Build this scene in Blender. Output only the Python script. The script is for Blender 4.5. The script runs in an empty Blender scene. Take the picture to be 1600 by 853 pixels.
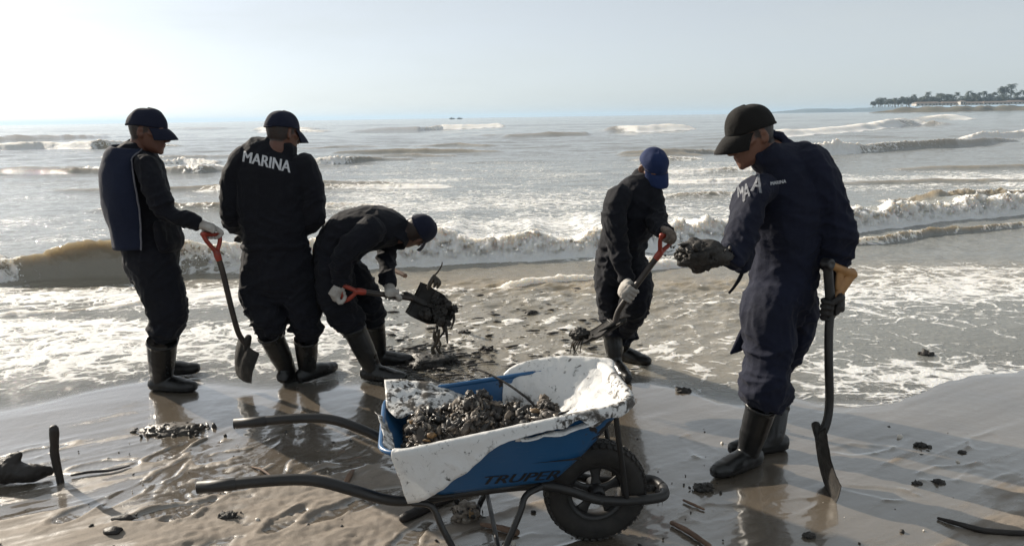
import bpy, bmesh, math, random
import numpy as np
from mathutils import Vector, Matrix
from mathutils.bvhtree import BVHTree

# ------------------------------------------------------------------ camera, sky, sun, exposure
scene = bpy.context.scene
col = scene.collection
random.seed(7)
rng = np.random.default_rng(11)

FPX, CAM_H = 1180.0, 1.62
PITCH = math.atan(243.3 / FPX)
ROLL = math.atan(0.0155)
SUN_AZ, SUN_EL = math.radians(-52.0), math.radians(25.0)   # azimuth from +Y, positive to +X

fwd = np.array([0, math.cos(PITCH), -math.sin(PITCH)])
upv = np.array([0, math.sin(PITCH), math.cos(PITCH)])
RT = math.cos(ROLL) * np.array([1., 0, 0]) - math.sin(ROLL) * upv
UP = math.cos(ROLL) * upv + math.sin(ROLL) * np.array([1., 0, 0])
CAM = np.array([0, 0, CAM_H])

cd = bpy.data.cameras.new('camera')
cam = bpy.data.objects.new('camera', cd)
col.objects.link(cam)
cd.sensor_width = 36.0
cd.lens = 36.0 * FPX / 1600.0
cd.clip_start, cd.clip_end = 0.05, 30000
m = Matrix.Identity(4)
for i in range(3):
    m[i][0], m[i][1], m[i][2], m[i][3] = RT[i], UP[i], -fwd[i], CAM[i]
cam.matrix_world = m
scene.camera = cam

world = bpy.data.worlds.new('World')
scene.world = world
world.use_nodes = True
wn = world.node_tree
bg = wn.nodes['Background']
sky = wn.nodes.new('ShaderNodeTexSky')
sky.sky_type = 'NISHITA'
sky.sun_disc = False
sky.sun_elevation = SUN_EL
sky.sun_rotation = SUN_AZ
sky.altitude = 0
sky.air_density = 0.65
sky.dust_density = 0.7
sky.ozone_density = 3.0
# faint high cloud veil over the whole dome
wtc = wn.nodes.new('ShaderNodeTexCoord')
wmp = wn.nodes.new('ShaderNodeMapping'); wmp.inputs['Scale'].default_value = (1.6, 1.6, 9.0)
wnz = wn.nodes.new('ShaderNodeTexNoise'); wnz.inputs['Scale'].default_value = 2.2
wnz.inputs['Detail'].default_value = 7; wnz.inputs['Roughness'].default_value = .6
wrp = wn.nodes.new('ShaderNodeMapRange'); wrp.inputs[1].default_value = .48; wrp.inputs[2].default_value = .78
wrp.inputs[3].default_value = .45; wrp.inputs[4].default_value = .62
wmx = wn.nodes.new('ShaderNodeMix'); wmx.data_type = 'RGBA'
wn.links.new(wtc.outputs['Generated'], wmp.inputs[0]); wn.links.new(wmp.outputs[0], wnz.inputs['Vector'])
wn.links.new(wnz.outputs['Fac'], wrp.inputs[0]); wn.links.new(wrp.outputs[0], wmx.inputs[0])
whs = wn.nodes.new('ShaderNodeHueSaturation'); whs.inputs['Saturation'].default_value = .42
wn.links.new(sky.outputs[0], whs.inputs['Color'])
wn.links.new(whs.outputs[0], wmx.inputs[6]); wmx.inputs[7].default_value = (4.95, 5.3, 5.2, 1)
wn.links.new(wmx.outputs[2], bg.inputs[0])
bg.inputs[1].default_value = 0.083

sd = bpy.data.lights.new('sun', 'SUN')
sd.energy = 4.5
sd.angle = math.radians(0.6)
sd.color = (1.0, 0.90, 0.76)
sun = bpy.data.objects.new('sun', sd)
col.objects.link(sun)
SUNV = Vector((math.sin(SUN_AZ) * math.cos(SUN_EL), math.cos(SUN_AZ) * math.cos(SUN_EL), math.sin(SUN_EL)))
sun.rotation_euler = SUNV.to_track_quat('Z', 'Y').to_euler()
sun.location = (-4, 3, 6)

vs = scene.view_settings
vs.view_transform = 'Standard'
vs.look = 'None'
vs.exposure = 0.70
vs.gamma = 1.0
vs.use_curve_mapping = False
scene.cycles.max_bounces = 8
scene.cycles.transparent_max_bounces = 8
scene.cycles.use_denoising = True

# ------------------------------------------------------------------ helpers
def ray(px, py):
    return fwd + RT * ((px - 800) / FPX) + UP * ((426.5 - py) / FPX)
def G(px, py, z=0.0):                      # point of the level z seen at a pixel
    d = ray(px, py); return CAM + d * ((z - CAM_H) / d[2])
def at(px, py, Y):                         # point at depth Y seen at a pixel
    d = ray(px, py); return CAM + d * (Y / d[1])
def mpp(p):                                # metres per photo pixel at a point
    return float((np.asarray(p) - CAM) @ fwd) / FPX
def proj(P):
    v = np.asarray(P, float) - CAM
    z = np.maximum(v @ fwd, 1e-3)
    return 800 + FPX * (v @ RT) / z, 426.5 - FPX * (v @ UP) / z

def sst(a, b, x):
    t = np.clip((x - a) / (b - a), 0, 1); return t * t * (3 - 2 * t)

_pm = np.random.default_rng(3).permutation(256); _pm = np.concatenate([_pm, _pm, _pm])
_gr = np.random.default_rng(5).normal(size=(256, 3)); _gr /= np.linalg.norm(_gr, axis=1)[:, None]
def noise(P):
    P = np.asarray(P, float); I = np.floor(P).astype(np.int64); f = P - I; I &= 255
    u = f * f * f * (f * (f * 6 - 15) + 10)
    r = 0
    for dx in (0, 1):
        wx = u[:, 0] if dx else 1 - u[:, 0]
        a = _pm[I[:, 0] + dx]
        for dy in (0, 1):
            wy = u[:, 1] if dy else 1 - u[:, 1]
            b = _pm[a + I[:, 1] + dy]
            for dz in (0, 1):
                wz = u[:, 2] if dz else 1 - u[:, 2]
                g = _gr[_pm[b + I[:, 2] + dz]]
                dt = g[:, 0] * (f[:, 0] - dx) + g[:, 1] * (f[:, 1] - dy) + g[:, 2] * (f[:, 2] - dz)
                r = r + wx * wy * wz * dt
    return r * 1.5
_g2 = np.stack([np.cos(np.arange(256) * 2.39996), np.sin(np.arange(256) * 2.39996)], 1).astype(np.float32)
_pm32 = _pm.astype(np.int32)
def n2(x, y, sx, sy=None, o=0.0):
    sy = sx if sy is None else sy
    X = x * sx + o * 3.1; Y = y * sy + o * 1.7
    xi = np.floor(X); yi = np.floor(Y); fx = (X - xi).astype(np.float32); fy = (Y - yi).astype(np.float32)
    xi = xi.astype(np.int32) & 255; yi = yi.astype(np.int32) & 255
    u = fx * fx * fx * (fx * (fx * 6 - 15) + 10); v = fy * fy * fy * (fy * (fy * 6 - 15) + 10)
    A = _pm32[xi]; B = _pm32[xi + 1]
    def g(h, a, b):
        q = _g2[_pm32[h]]; return q[:, 0] * a + q[:, 1] * b
    p = g(A + yi, fx, fy); p = p + u * (g(B + yi, fx - 1, fy) - p)
    q = g(A + yi + 1, fx, fy - 1); q = q + u * (g(B + yi + 1, fx - 1, fy - 1) - q)
    return (p + v * (q - p)) * 1.45
def f1(x, s, o, oct=3, g=.5):             # noise along one line, from a table
    t = np.linspace(x.min(), x.max(), 6000); return np.interp(x, t, fbm2(t, t * 0, s, 1., o, oct, g))
def fbm2(x, y, sx, sy=None, o=0.0, oct=4, g=.5):
    sy = sx if sy is None else sy
    r = 0; a = 1.0
    for k in range(oct):
        r = r + a * n2(x, y, sx * 2 ** k, sy * 2 ** k, o + 7.3 * k); a *= g
    return r

def tag(o, label=None, cat=None, group=None, kind=None):
    if label: o['label'] = label
    if cat: o['category'] = cat
    if group: o['group'] = group
    if kind: o['kind'] = kind
    return o
def empty(name, loc, label=None, cat=None, group=None):
    o = bpy.data.objects.new(name, None); col.objects.link(o)
    o.location = Vector([float(c) for c in loc]); o.empty_display_size = .1
    return tag(o, label, cat, group)
def put(me, name, mat, parent=None):
    o = bpy.data.objects.new(name, me); col.objects.link(o)
    if mat is not None and not me.materials: me.materials.append(mat)
    if parent is not None:
        o.parent = parent
        o.matrix_parent_inverse = Matrix.Translation(world_loc(parent)).inverted()
    return o
def world_loc(o):
    l = Vector(o.location)
    if o.parent is not None and o.type == 'EMPTY': l = l + world_loc(o.parent)
    return l
def mesh_from(V, Fs, smooth=True, name='m'):
    me = bpy.data.meshes.new(name)
    V = np.ascontiguousarray(V, np.float32)
    if isinstance(Fs, np.ndarray):
        k = Fs.shape[1]
        me.vertices.add(len(V)); me.vertices.foreach_set('co', V.ravel())
        me.loops.add(Fs.size); me.polygons.add(len(Fs))
        me.loops.foreach_set('vertex_index', np.ascontiguousarray(Fs, np.int32).ravel())
        me.polygons.foreach_set('loop_start', np.arange(0, Fs.size, k, dtype=np.int32))
        me.polygons.foreach_set('loop_total', np.full(len(Fs), k, np.int32))
        me.update(calc_edges=True)
    else:
        me.from_pydata([tuple(map(float, v)) for v in V], [], Fs); me.update()
    me.polygons.foreach_set('use_smooth', np.full(len(me.polygons), smooth))
    return me
def fattr(me, name, vals):
    a = me.attributes.new(name, 'FLOAT', 'POINT'); a.data.foreach_set('value', np.ascontiguousarray(vals, np.float32))
def cattr(me, name, vals):
    a = me.attributes.new(name, 'FLOAT_COLOR', 'POINT'); a.data.foreach_set('color', np.ascontiguousarray(vals, np.float32).ravel())
def grid_faces(nr, nc):
    i = np.arange(nr - 1)[:, None] * nc + np.arange(nc - 1)[None, :]
    i = i.ravel(); return np.stack([i, i + 1, i + nc + 1, i + nc], 1)

class Soup:
    def __init__(s): s.V = []; s.F = []
    def add(s, V, F):
        o = len(s.V); s.V.extend([tuple(map(float, v)) for v in V]); s.F.extend([tuple(int(i) + o for i in f) for f in F])
    def mesh(s, smooth=True): return mesh_from(np.array(s.V), s.F, smooth)
    def obj(s, name, mat, parent=None, smooth=True): return put(s.mesh(smooth), name, mat, parent)

def spline(P, sub=4):
    P = np.asarray(P, float); n = len(P); out = []
    for i in range(n - 1):
        p0 = P[i - 1] if i else 2 * P[0] - P[1]; p1, p2 = P[i], P[i + 1]
        p3 = P[i + 2] if i + 2 < n else 2 * P[-1] - P[-2]
        for k in range(sub):
            t = k / sub
            out.append(.5 * (2 * p1 + (p2 - p0) * t + (2 * p0 - 5 * p1 + 4 * p2 - p3) * t * t + (3 * p1 - p0 - 3 * p2 + p3) * t ** 3))
    out.append(P[-1]); return np.array(out)
def nrm(v):
    v = np.asarray(v, float); return v / max(np.linalg.norm(v), 1e-9)
def rings(C, D, hint):
    T = np.gradient(C, axis=0); Ss, Ds = [], []
    for t in T:
        t = nrm(t); d = nrm(np.asarray(hint, float) - t * (np.asarray(hint, float) @ t)); Ss.append(np.cross(t, d)); Ds.append(d)
    return np.array(Ss), np.array(Ds)
def tube(soup, pts, rad, hint=(0, 1, 0), nseg=14, sub=4, cap=True, round_cap=True):
    """closed lofted tube: rad = r or (side, depth) for each point; hint is the 'depth' direction"""
    R_ = np.array([(r, r) if np.isscalar(r) else r for r in rad], float)
    Q = spline(np.hstack([np.asarray(pts, float), R_]), sub) if sub > 1 else np.hstack([np.asarray(pts, float), R_])
    C, R_ = Q[:, :3], np.maximum(Q[:, 3:], 1e-4)
    S, D = rings(C, None, hint)
    if cap and round_cap:
        t0 = nrm(C[0] - C[1]); t1 = nrm(C[-1] - C[-2]); a, b = R_[0].min(), R_[-1].min()
        C = np.vstack([C[0] + t0 * a * .75, C[0] + t0 * a * .5, C, C[-1] + t1 * b * .5, C[-1] + t1 * b * .75])
        R_ = np.vstack([R_[0] * .35, R_[0] * .8, R_, R_[-1] * .8, R_[-1] * .35])
        S = np.vstack([S[0], S[0], S, S[-1], S[-1]]); D = np.vstack([D[0], D[0], D, D[-1], D[-1]])
    th = np.linspace(0, 2 * np.pi, nseg, endpoint=False)
    V = (C[:, None] + S[:, None] * (R_[:, 0, None] * np.cos(th))[..., None] + D[:, None] * (R_[:, 1, None] * np.sin(th))[..., None])
    n = len(C); V = V.reshape(-1, 3); F = []
    for i in range(n - 1):
        for j in range(nseg):
            k = (j + 1) % nseg; F.append((i * nseg + j, i * nseg + k, (i + 1) * nseg + k, (i + 1) * nseg + j))
    if cap:
        F.append(tuple(range(nseg - 1, -1, -1))); F.append(tuple((n - 1) * nseg + j for j in range(nseg)))
    soup.add(V, F)
def ell(soup, c, r, ax=None, nu=12, nv=8):
    ax = np.eye(3) if ax is None else np.asarray(ax, float)
    V = [c + ax[2] * r[2]]
    V = [np.asarray(c) + ax[2] * r[2]]
    for i in range(1, nv):
        t = math.pi * i / nv
        for j in range(nu):
            p = 2 * math.pi * j / nu
            V.append(np.asarray(c) + ax[0] * r[0] * math.sin(t) * math.cos(p) + ax[1] * r[1] * math.sin(t) * math.sin(p) + ax[2] * r[2] * math.cos(t))
    V.append(np.asarray(c) - ax[2] * r[2]); F = []
    for j in range(nu):
        F.append((0, 1 + j, 1 + (j + 1) % nu))
        b = 1 + (nv - 2) * nu; F.append((len(V) - 1, b + (j + 1) % nu, b + j))
    for i in range(nv - 2):
        for j in range(nu):
            a = 1 + i * nu; F.append((a + j, a + nu + j, a + nu + (j + 1) % nu, a + (j + 1) % nu))
    soup.add(V, F)
def box(soup, c, h, ax=None):
    ax = np.eye(3) if ax is None else np.asarray(ax, float); c = np.asarray(c, float); V = []
    for sx in (-1, 1):
        for sy in (-1, 1):
            for sz in (-1, 1): V.append(c + ax[0] * h[0] * sx + ax[1] * h[1] * sy + ax[2] * h[2] * sz)
    soup.add(V, [(0, 1, 3, 2), (4, 6, 7, 5), (0, 4, 5, 1), (2, 3, 7, 6), (0, 2, 6, 4), (1, 5, 7, 3)])
def lathe(soup, c, axis, prof, n=32, close=True):
    axis = nrm(axis); u = nrm(np.cross(axis, (0, 0, 1) if abs(axis[2]) < .9 else (1, 0, 0))); v = np.cross(axis, u)
    V = []; k = len(prof)
    for j in range(n):
        a = 2 * math.pi * j / n
        for (r, h) in prof: V.append(np.asarray(c) + axis * h + (u * math.cos(a) + v * math.sin(a)) * r)
    F = []
    for j in range(n):
        for i in range(k if close else k - 1):
            F.append((j * k + i, j * k + (i + 1) % k, ((j + 1) % n) * k + (i + 1) % k, ((j + 1) % n) * k + i))
    soup.add(V, F)
def remesh(soup, voxel, smooth=4, fac=.5):
    """one continuous surface out of overlapping closed pieces -> (V, F quads, N)"""
    me = soup.mesh(); o = bpy.data.objects.new('tmp', me); col.objects.link(o)
    r = o.modifiers.new('r', 'REMESH'); r.mode = 'VOXEL'; r.voxel_size = voxel; r.adaptivity = 0
    if smooth:
        s = o.modifiers.new('s', 'SMOOTH'); s.factor = fac; s.iterations = smooth
    dg = bpy.context.evaluated_depsgraph_get(); e = o.evaluated_get(dg); t = e.to_mesh()
    n = len(t.vertices); V = np.empty(n * 3, np.float32); t.vertices.foreach_get('co', V)
    N = np.empty(n * 3, np.float32); t.vertices.foreach_get('normal', N)
    L = np.empty(len(t.loops), np.int32); t.loops.foreach_get('vertex_index', L)
    lt = np.empty(len(t.polygons), np.int32); t.polygons.foreach_get('loop_total', lt)
    assert (lt == 4).all()
    F = L.reshape(-1, 4).copy(); V = V.reshape(-1, 3).astype(float); N = N.reshape(-1, 3).astype(float)
    e.to_mesh_clear(); bpy.data.objects.remove(o); bpy.data.meshes.remove(me)
    return V, F, N
def bvh_of(o):
    me = o.data
    M = o.matrix_world
    return BVHTree.FromPolygons([v.co[:] for v in me.vertices], [tuple(p.vertices) for p in me.polygons])

# ------------------------------------------------------------------ materials
class NT:
    def __init__(s, name):
        s.m = bpy.data.materials.new(name); s.m.use_nodes = True; s.t = s.m.node_tree
        s.p = s.t.nodes['Principled BSDF']; s.out = s.t.nodes['Material Output']; s.co = None
    def n(s, t, **k):
        x = s.t.nodes.new('ShaderNode' + t)
        for a, b in k.items(): setattr(x, a, b)
        return x
    def l(s, a, b): s.t.links.new(a, b)
    def coord(s):
        if s.co is None: s.co = s.n('TexCoord').outputs['Object']
        return s.co
    def mapped(s, sc):
        mp = s.n('Mapping'); mp.inputs['Scale'].default_value = sc if not np.isscalar(sc) else (sc,) * 3
        s.l(s.coord(), mp.inputs[0]); return mp.outputs[0]
    def noise(s, scale, detail=4, rough=.55, vec=None, dist=0):
        x = s.n('TexNoise'); x.inputs['Scale'].default_value = scale; x.inputs['Detail'].default_value = detail
        x.inputs['Roughness'].default_value = rough; x.inputs['Distortion'].default_value = dist
        s.l(vec if vec is not None else s.coord(), x.inputs['Vector']); return x.outputs['Fac']
    def voro(s, scale, feature='F1', vec=None):
        x = s.n('TexVoronoi', feature=feature); x.inputs['Scale'].default_value = scale
        s.l(vec if vec is not None else s.coord(), x.inputs['Vector']); return x.outputs['Distance']
    def math(s, op, a, b=None, c=None, clamp=False):
        x = s.n('Math', operation=op, use_clamp=clamp)
        for i, v in enumerate((a, b, c)):
            if v is None: continue
            if isinstance(v, (int, float)): x.inputs[i].default_value = v
            else: s.l(v, x.inputs[i])
        return x.outputs[0]
    def rng(s, v, a, b, c=0., d=1., smooth=False):
        x = s.n('MapRange', interpolation_type='SMOOTHSTEP' if smooth else 'LINEAR')
        for i, q in enumerate((a, b, c, d)): x.inputs[1 + i].default_value = q
        s.l(v, x.inputs[0]); return x.outputs[0]
    def mix(s, f, a, b):
        x = s.n('Mix', data_type='RGBA')
        if isinstance(f, (int, float)): x.inputs[0].default_value = f
        else: s.l(f, x.inputs[0])
        for i, v in ((6, a), (7, b)):
            if isinstance(v, tuple): x.inputs[i].default_value = v + (1,) if len(v) == 3 else v
            else: s.l(v, x.inputs[i])
        return x.outputs[2]
    def attr(s, name, color=False):
        x = s.n('Attribute', attribute_name=name); return x.outputs['Color' if color else 'Fac']
    def base(s, v):
        if isinstance(v, tuple): s.p.inputs['Base Color'].default_value = v + (1,)
        else: s.l(v, s.p.inputs['Base Color'])
    def rough(s, v):
        if isinstance(v, (int, float)): s.p.inputs['Roughness'].default_value = v
        else: s.l(v, s.p.inputs['Roughness'])
    def bump(s, h, strength=.5, dist=.01, prev=None):
        x = s.n('Bump'); x.inputs['Strength'].default_value = strength; x.inputs['Distance'].default_value = dist
        s.l(h, x.inputs['Height'])
        if prev is not None: s.l(prev, x.inputs['Normal'])
        s.l(x.outputs[0], s.p.inputs['Normal']); return x.outputs[0]

def simple(name, c0, c1, scale, rough=.6, bump=.3, bscale=None, dist=.004, metal=0., r2=None, detail=5):
    t = NT(name); n = t.noise(scale, detail, .6); t.base(t.mix(t.rng(n, .3, .7), c0, c1))
    if r2 is None: t.rough(rough)
    else: t.rough(t.rng(t.noise(scale * .7, 4), .35, .65, rough, r2))
    t.p.inputs['Metallic'].default_value = metal
    t.bump(t.noise(bscale or scale * 4, 5, .6), bump, dist); return t.m

def fabric(name, c, c2, weave=900):
    t = NT(name); n = t.noise(5, 4); d = t.noise(22, 6, .65)
    cc = t.mix(t.rng(n, .3, .75), c, c2)
    cc = t.mix(t.rng(d, .60, .80, 0, .16), cc, (.05, .045, .04))      # dried salt and sand smears
    t.base(cc); t.rough(.88); t.p.inputs['Sheen Weight'].default_value = .03; t.p.inputs['Sheen Roughness'].default_value = .5
    t.p.inputs['Specular IOR Level'].default_value = .25
    b = t.bump(t.noise(42, 5, .62, dist=.8), .55, .006); t.bump(t.noise(weave, 2), .25, .0008, b); return t.m

M = {}
M['navy'] = fabric('navy_cloth', (.0042, .0047, .0078), (.0066, .0074, .0125))
M['navy_blue'] = fabric('navy_blue_cloth', (.0056, .0072, .0170), (.0095, .0122, .0290))
M['vest'] = fabric('vest_cloth', (.007, .0105, .027), (.012, .0175, .040))
M['cap_navy'] = fabric('cap_navy', (.007, .009, .022), (.010, .013, .030))
M['cap_blue'] = fabric('cap_blue', (.011, .022, .072), (.015, .029, .090))
M['cap_black'] = fabric('cap_black', (.006, .0052, .005), (.010, .009, .0085))
M['rubber'] = simple('boot_rubber', (.0035, .0035, .004), (.007, .0065, .006), 9, .24, .15, 30, .002, r2=.42)
M['glove_white'] = simple('glove_white', (.46, .44, .41), (.26, .23, .20), 18, .85, .5, 260, .0015)
M['glove_dirty'] = simple('glove_dirty', (.20, .16, .13), (.07, .055, .045), 22, .85, .5, 260, .0015)
M['glove_dark'] = simple('glove_dark', (.010, .009, .009), (.028, .024, .022), 26, .7, .5, 200, .002)
M['print'] = simple('white_print', (.60, .61, .63), (.42, .43, .45), 60, .8, .2, 300, .0005)
M['print_worn'] = simple('worn_print', (.24, .25, .27), (.06, .065, .08), 45, .85, .3, 300, .0005)
M['piping'] = simple('grey_piping', (.16, .16, .18), (.10, .10, .12), 60, .8, .2)
def skin_mat():
    t = NT('skin'); a = t.attr('col', True); n = t.noise(45, 4)
    t.base(t.mix(t.rng(n, .3, .8, 0, .25), a, (.10, .035, .02))); t.rough(.5)
    t.p.inputs['Subsurface Weight'].default_value = .08; t.p.inputs['Subsurface Radius'].default_value = (.01, .004, .002)
    t.bump(t.noise(220, 3), .25, .001); return t.m
M['skin'] = skin_mat()
M['blade'] = simple('muddy_steel', (.008, .0075, .007), (.030, .026, .022), 24, .5, .7, 60, .004, metal=.2, r2=.8)
M['shaft'] = simple('worn_shaft', (.018, .014, .012), (.055, .040, .030), 14, .45, .5, 60, .002)
M['red_grip'] = simple('red_plastic', (.36, .045, .022), (.20, .03, .018), 20, .4, .3, 60, .001)
M['wood_grip'] = simple('yellow_wood', (.42, .22, .075), (.24, .12, .045), 16, .55, .3, 60, .001)
M['black_tube'] = simple('black_paint', (.008, .008, .009), (.020, .018, .016), 14, .32, .2, 80, .001, r2=.55)
M['tyre'] = simple('tyre_rubber', (.008, .0075, .007), (.030, .026, .022), 15, .75, .5, 60, .003)
M['rim'] = simple('rim_steel', (.012, .012, .013), (.03, .028, .026), 15, .45, .3, 60, .001)
M['mud'] = simple('black_mud', (.008, .0075, .007), (.040, .033, .027), 16, .35, .9, 46, .012, r2=.8)
M['clod'] = simple('oily_gravel', (.012, .011, .010), (.085, .07, .057), 10, .38, .8, 55, .006, r2=.8)
M['drift'] = simple('wet_driftwood', (.006, .005, .0045), (.026, .018, .014), 9, .45, .8, 30, .008, r2=.75)
M['twig'] = simple('bleached_twig', (.20, .12, .075), (.085, .05, .033), 20, .7, .6, 80, .003)
M['shell'] = simple('pale_shell', (.62, .58, .52), (.42, .37, .31), 40, .45, .3, 90, .001)
M['weed'] = simple('seaweed', (.010, .009, .006), (.05, .035, .018), 30, .35, .5, 60, .003)
def attach_stains(t, cbase, scale, thr, c):
    s = t.noise(scale, 8, .68, dist=.6); return t.mix(t.rng(s, thr, thr + .07), cbase, c)
def sheet_mat(name, thr, fine):
    t = NT(name); c = t.mix(t.noise(4, 3), (.80, .80, .80), (.70, .69, .67))
    c = attach_stains(t, c, 9, thr, (.10, .085, .07)); c = attach_stains(t, c, 42, fine, (.045, .038, .032))
    t.base(c); t.rough(.5); cb = t.bump(t.noise(14, 6, .6), .6, .012)
    dn = t.n('TexNoise'); dn.inputs['Scale'].default_value = 6; t.l(t.coord(), dn.inputs['Vector']); va = t.n('VectorMath', operation='MULTIPLY_ADD'); t.l(dn.outputs['Color'], va.inputs[0]); va.inputs[1].default_value = (.25, .25, .25); t.l(t.coord(), va.inputs[2])
    t.bump(t.rng(t.voro(11, 'DISTANCE_TO_EDGE', va.outputs[0]), 0, .09), .18, .004, cb)
    tr = t.n('BsdfTranslucent'); tr.inputs[0].default_value = (.75, .74, .70, 1)
    mx = t.n('MixShader'); mx.inputs[0].default_value = .22
    t.l(t.p.outputs[0], mx.inputs[1]); t.l(tr.outputs[0], mx.inputs[2]); t.l(mx.outputs[0], t.out.inputs[0]); return t.m
M['sheet'] = sheet_mat('white_sack', .60, .595)
M['sheet_dirty'] = sheet_mat('stained_sack', .52, .50)
def tray_mat():
    t = NT('blue_tray'); c = t.mix(t.noise(6, 4), (.010, .070, .175), (.014, .088, .215))
    # dried mud splashed on the nose of the tray and inside
    a = t.attr('mud'); s = t.noise(16, 7, .65, dist=.4)
    mk = t.rng(t.math('ADD', a, t.math('MULTIPLY', t.math('SUBTRACT', s, .5), 1.8)), .45, .53)
    c = t.mix(mk, c, (.022, .017, .014)); c = attach_stains(t, c, 60, .68, (.03, .026, .022))
    sc_ = t.noise(5, 6, .7, t.mapped((3., 3., 40.)), .5); c = t.mix(t.rng(sc_, .62, .70, 0, .5), c, (.10, .16, .22))
    c = attach_stains(t, c, 7, .64, (.05, .042, .035)); t.base(c); t.rough(t.rng(mk, 0, 1, .34, .85)); t.bump(t.noise(30, 5), .12, .003)
    return t.m
M['tray'] = tray_mat()
M['decal'] = simple('black_decal', (.006, .006, .008), (.012, .012, .014), 50, .4, .1)
# ------------------------------------------------------------------ the beach
def px_fields(x, y):
    return proj(np.stack([x, y, np.zeros_like(x)], 1))

EDGE = [(-900, 760), (-300, 680), (0, 648), (120, 622), (235, 600), (300, 606), (420, 618), (520, 612), (620, 610), (700, 606), (800, 606), (900, 608),
        (985, 598), (1045, 612), (1085, 622), (1130, 642), (1185, 645), (1235, 632), (1290, 640), (1345, 642), (1400, 636), (1450, 626), (1500, 606), (1560, 598), (1640, 582), (1800, 560), (2600, 480)]
EW = np.array([G(*p)[:2] for p in EDGE]); EW = EW[np.argsort(EW[:, 0])]
def edge_y(x):
    return np.interp(x, EW[:, 0], EW[:, 1]) + .13 * f1(x, 1.1, 3., 3, .55) + .02 * f1(x, 9., 5., 1)

FOOT = [(268, 705, 60, 1), (160, 725, 20, .9), (250, 800, 35, 1), (330, 690, 75, .8), (265, 735, 80, .9), (300, 795, 50, 1), (355, 712, 30, .8), (450, 812, 60, .9),
        (520, 735, 20, .7), (1345, 703, 5, 1), (1395, 690, 30, .6), (410, 700, 65, .8), (480, 650, 85, .7), (1310, 640, 15, .6), (60, 705, 40, .7), (520, 800, 50, .6), (1120, 800, 15, .6), (200, 770, 70, .7), (120, 800, 60, .6), (380, 760, 25, .9), (430, 735, 80, .7), (560, 700, 60, .6), (590, 770, 30, .6), (640, 840, 70, .8), (1240, 790, 20, .7), (1370, 770, 160, .7), (1480, 740, 20, .6), (1090, 700, 100, .7), (1540, 690, 40, .5), (850, 845, 10, .6)]
def sand_height(x, y):
    z = .010 * fbm2(x, y, .55, .8, 1., 3)
    # run-off streaks left by the backwash, slanting across the beach
    c, s = math.cos(math.radians(28)), math.sin(math.radians(28))
    u, v = x * c + y * s, -x * s + y * c
    z = z + .0060 * fbm2(u, v, .8, 7.5, 9., 5, .55) - .0045 * sst(.25, .5, np.abs(n2(u, v, .5, 4., 4.)) * 1.3) * sst(-.1, .3, n2(x, y, .6, .6, 12.))
    px, py = px_fields(x, y)
    trod = sst(180, 300, px) * sst(760, 560, px) * sst(600, 650, py)         # ground churned by boots
    z = z + trod * (.009 * fbm2(x, y, 4., 5., 2., 4, .6) + .003 * n2(x, y, 30., 30., 8.)) + .0012 * fbm2(x, y, 16., 22., 6., 3)
    trod2 = sst(1000, 1040, px) * sst(1200, 1100, px) * sst(690, 740, py)
    z = z + trod2 * .006 * fbm2(x, y, 6., 7., 2., 3, .6)
    for (fx, fy, a, k) in FOOT:
        g = G(fx, fy); a = math.radians(a); ca, sa = math.cos(a), math.sin(a)
        du, dv = (x - g[0]) * ca + (y - g[1]) * sa, -(x - g[0]) * sa + (y - g[1]) * ca
        hw = .045 * (1 + .25 * np.cos((du + .05) * 20))
        r = np.sqrt((du / .145) ** 2 + (dv / hw) ** 2)
        r = r * (1 + .22 * n2(x, y, 14., 14., fx * .1)); z = z - k * (.011 * sst(1.1, .65, r)) + k * .005 * np.exp(-((r - 1.2) / .25) ** 2) * (1 + n2(x, y, 20., 20., fx * .2)) - k * .003 * sst(1., .8, r) * sst(-.2, .5, np.sin(du * 210))
    return z
def sand_full(x, y):
    z = sand_height(x, y)
    ey = edge_y(x)
    lvl = -.0022 + .006 * n2(x, y, .35, .5, 21.) + .0095 * sst(.55, -.1, ey - y)
    px, py = px_fields(x, y)
    lvl = lvl - .0045 * sst(420, 200, px) * sst(650, 690, py) + .003 * sst(400, 480, px) * sst(1000, 900, px) * sst(740, 690, py) + .006 * sst(1040, 1200, px) * sst(860, 740, py) + .003 * sst(690, 640, py)
    lvl = lvl - .0045 * sst(200, 300, px) * sst(700, 560, px) * sst(690, 760, py) - .004 * sst(260, 60, px) * sst(690, 760, py)
    wet = sst(.0095, -.0015, z - lvl + .0075 * fbm2(x * .88 + y * .47, -x * .47 + y * .88, 1.0, 5.5, 55., 5, .55))
    z = np.where(z < lvl, lvl + (z - lvl) * .22, z)
    z = z * sst(-.4, .4, ey + .25 - y) + np.where(y > ey, -.045 * (y - ey), 0) - .004 * sst(-.3, .0, y - ey)
    return np.maximum(z, -1.6), wet

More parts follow.
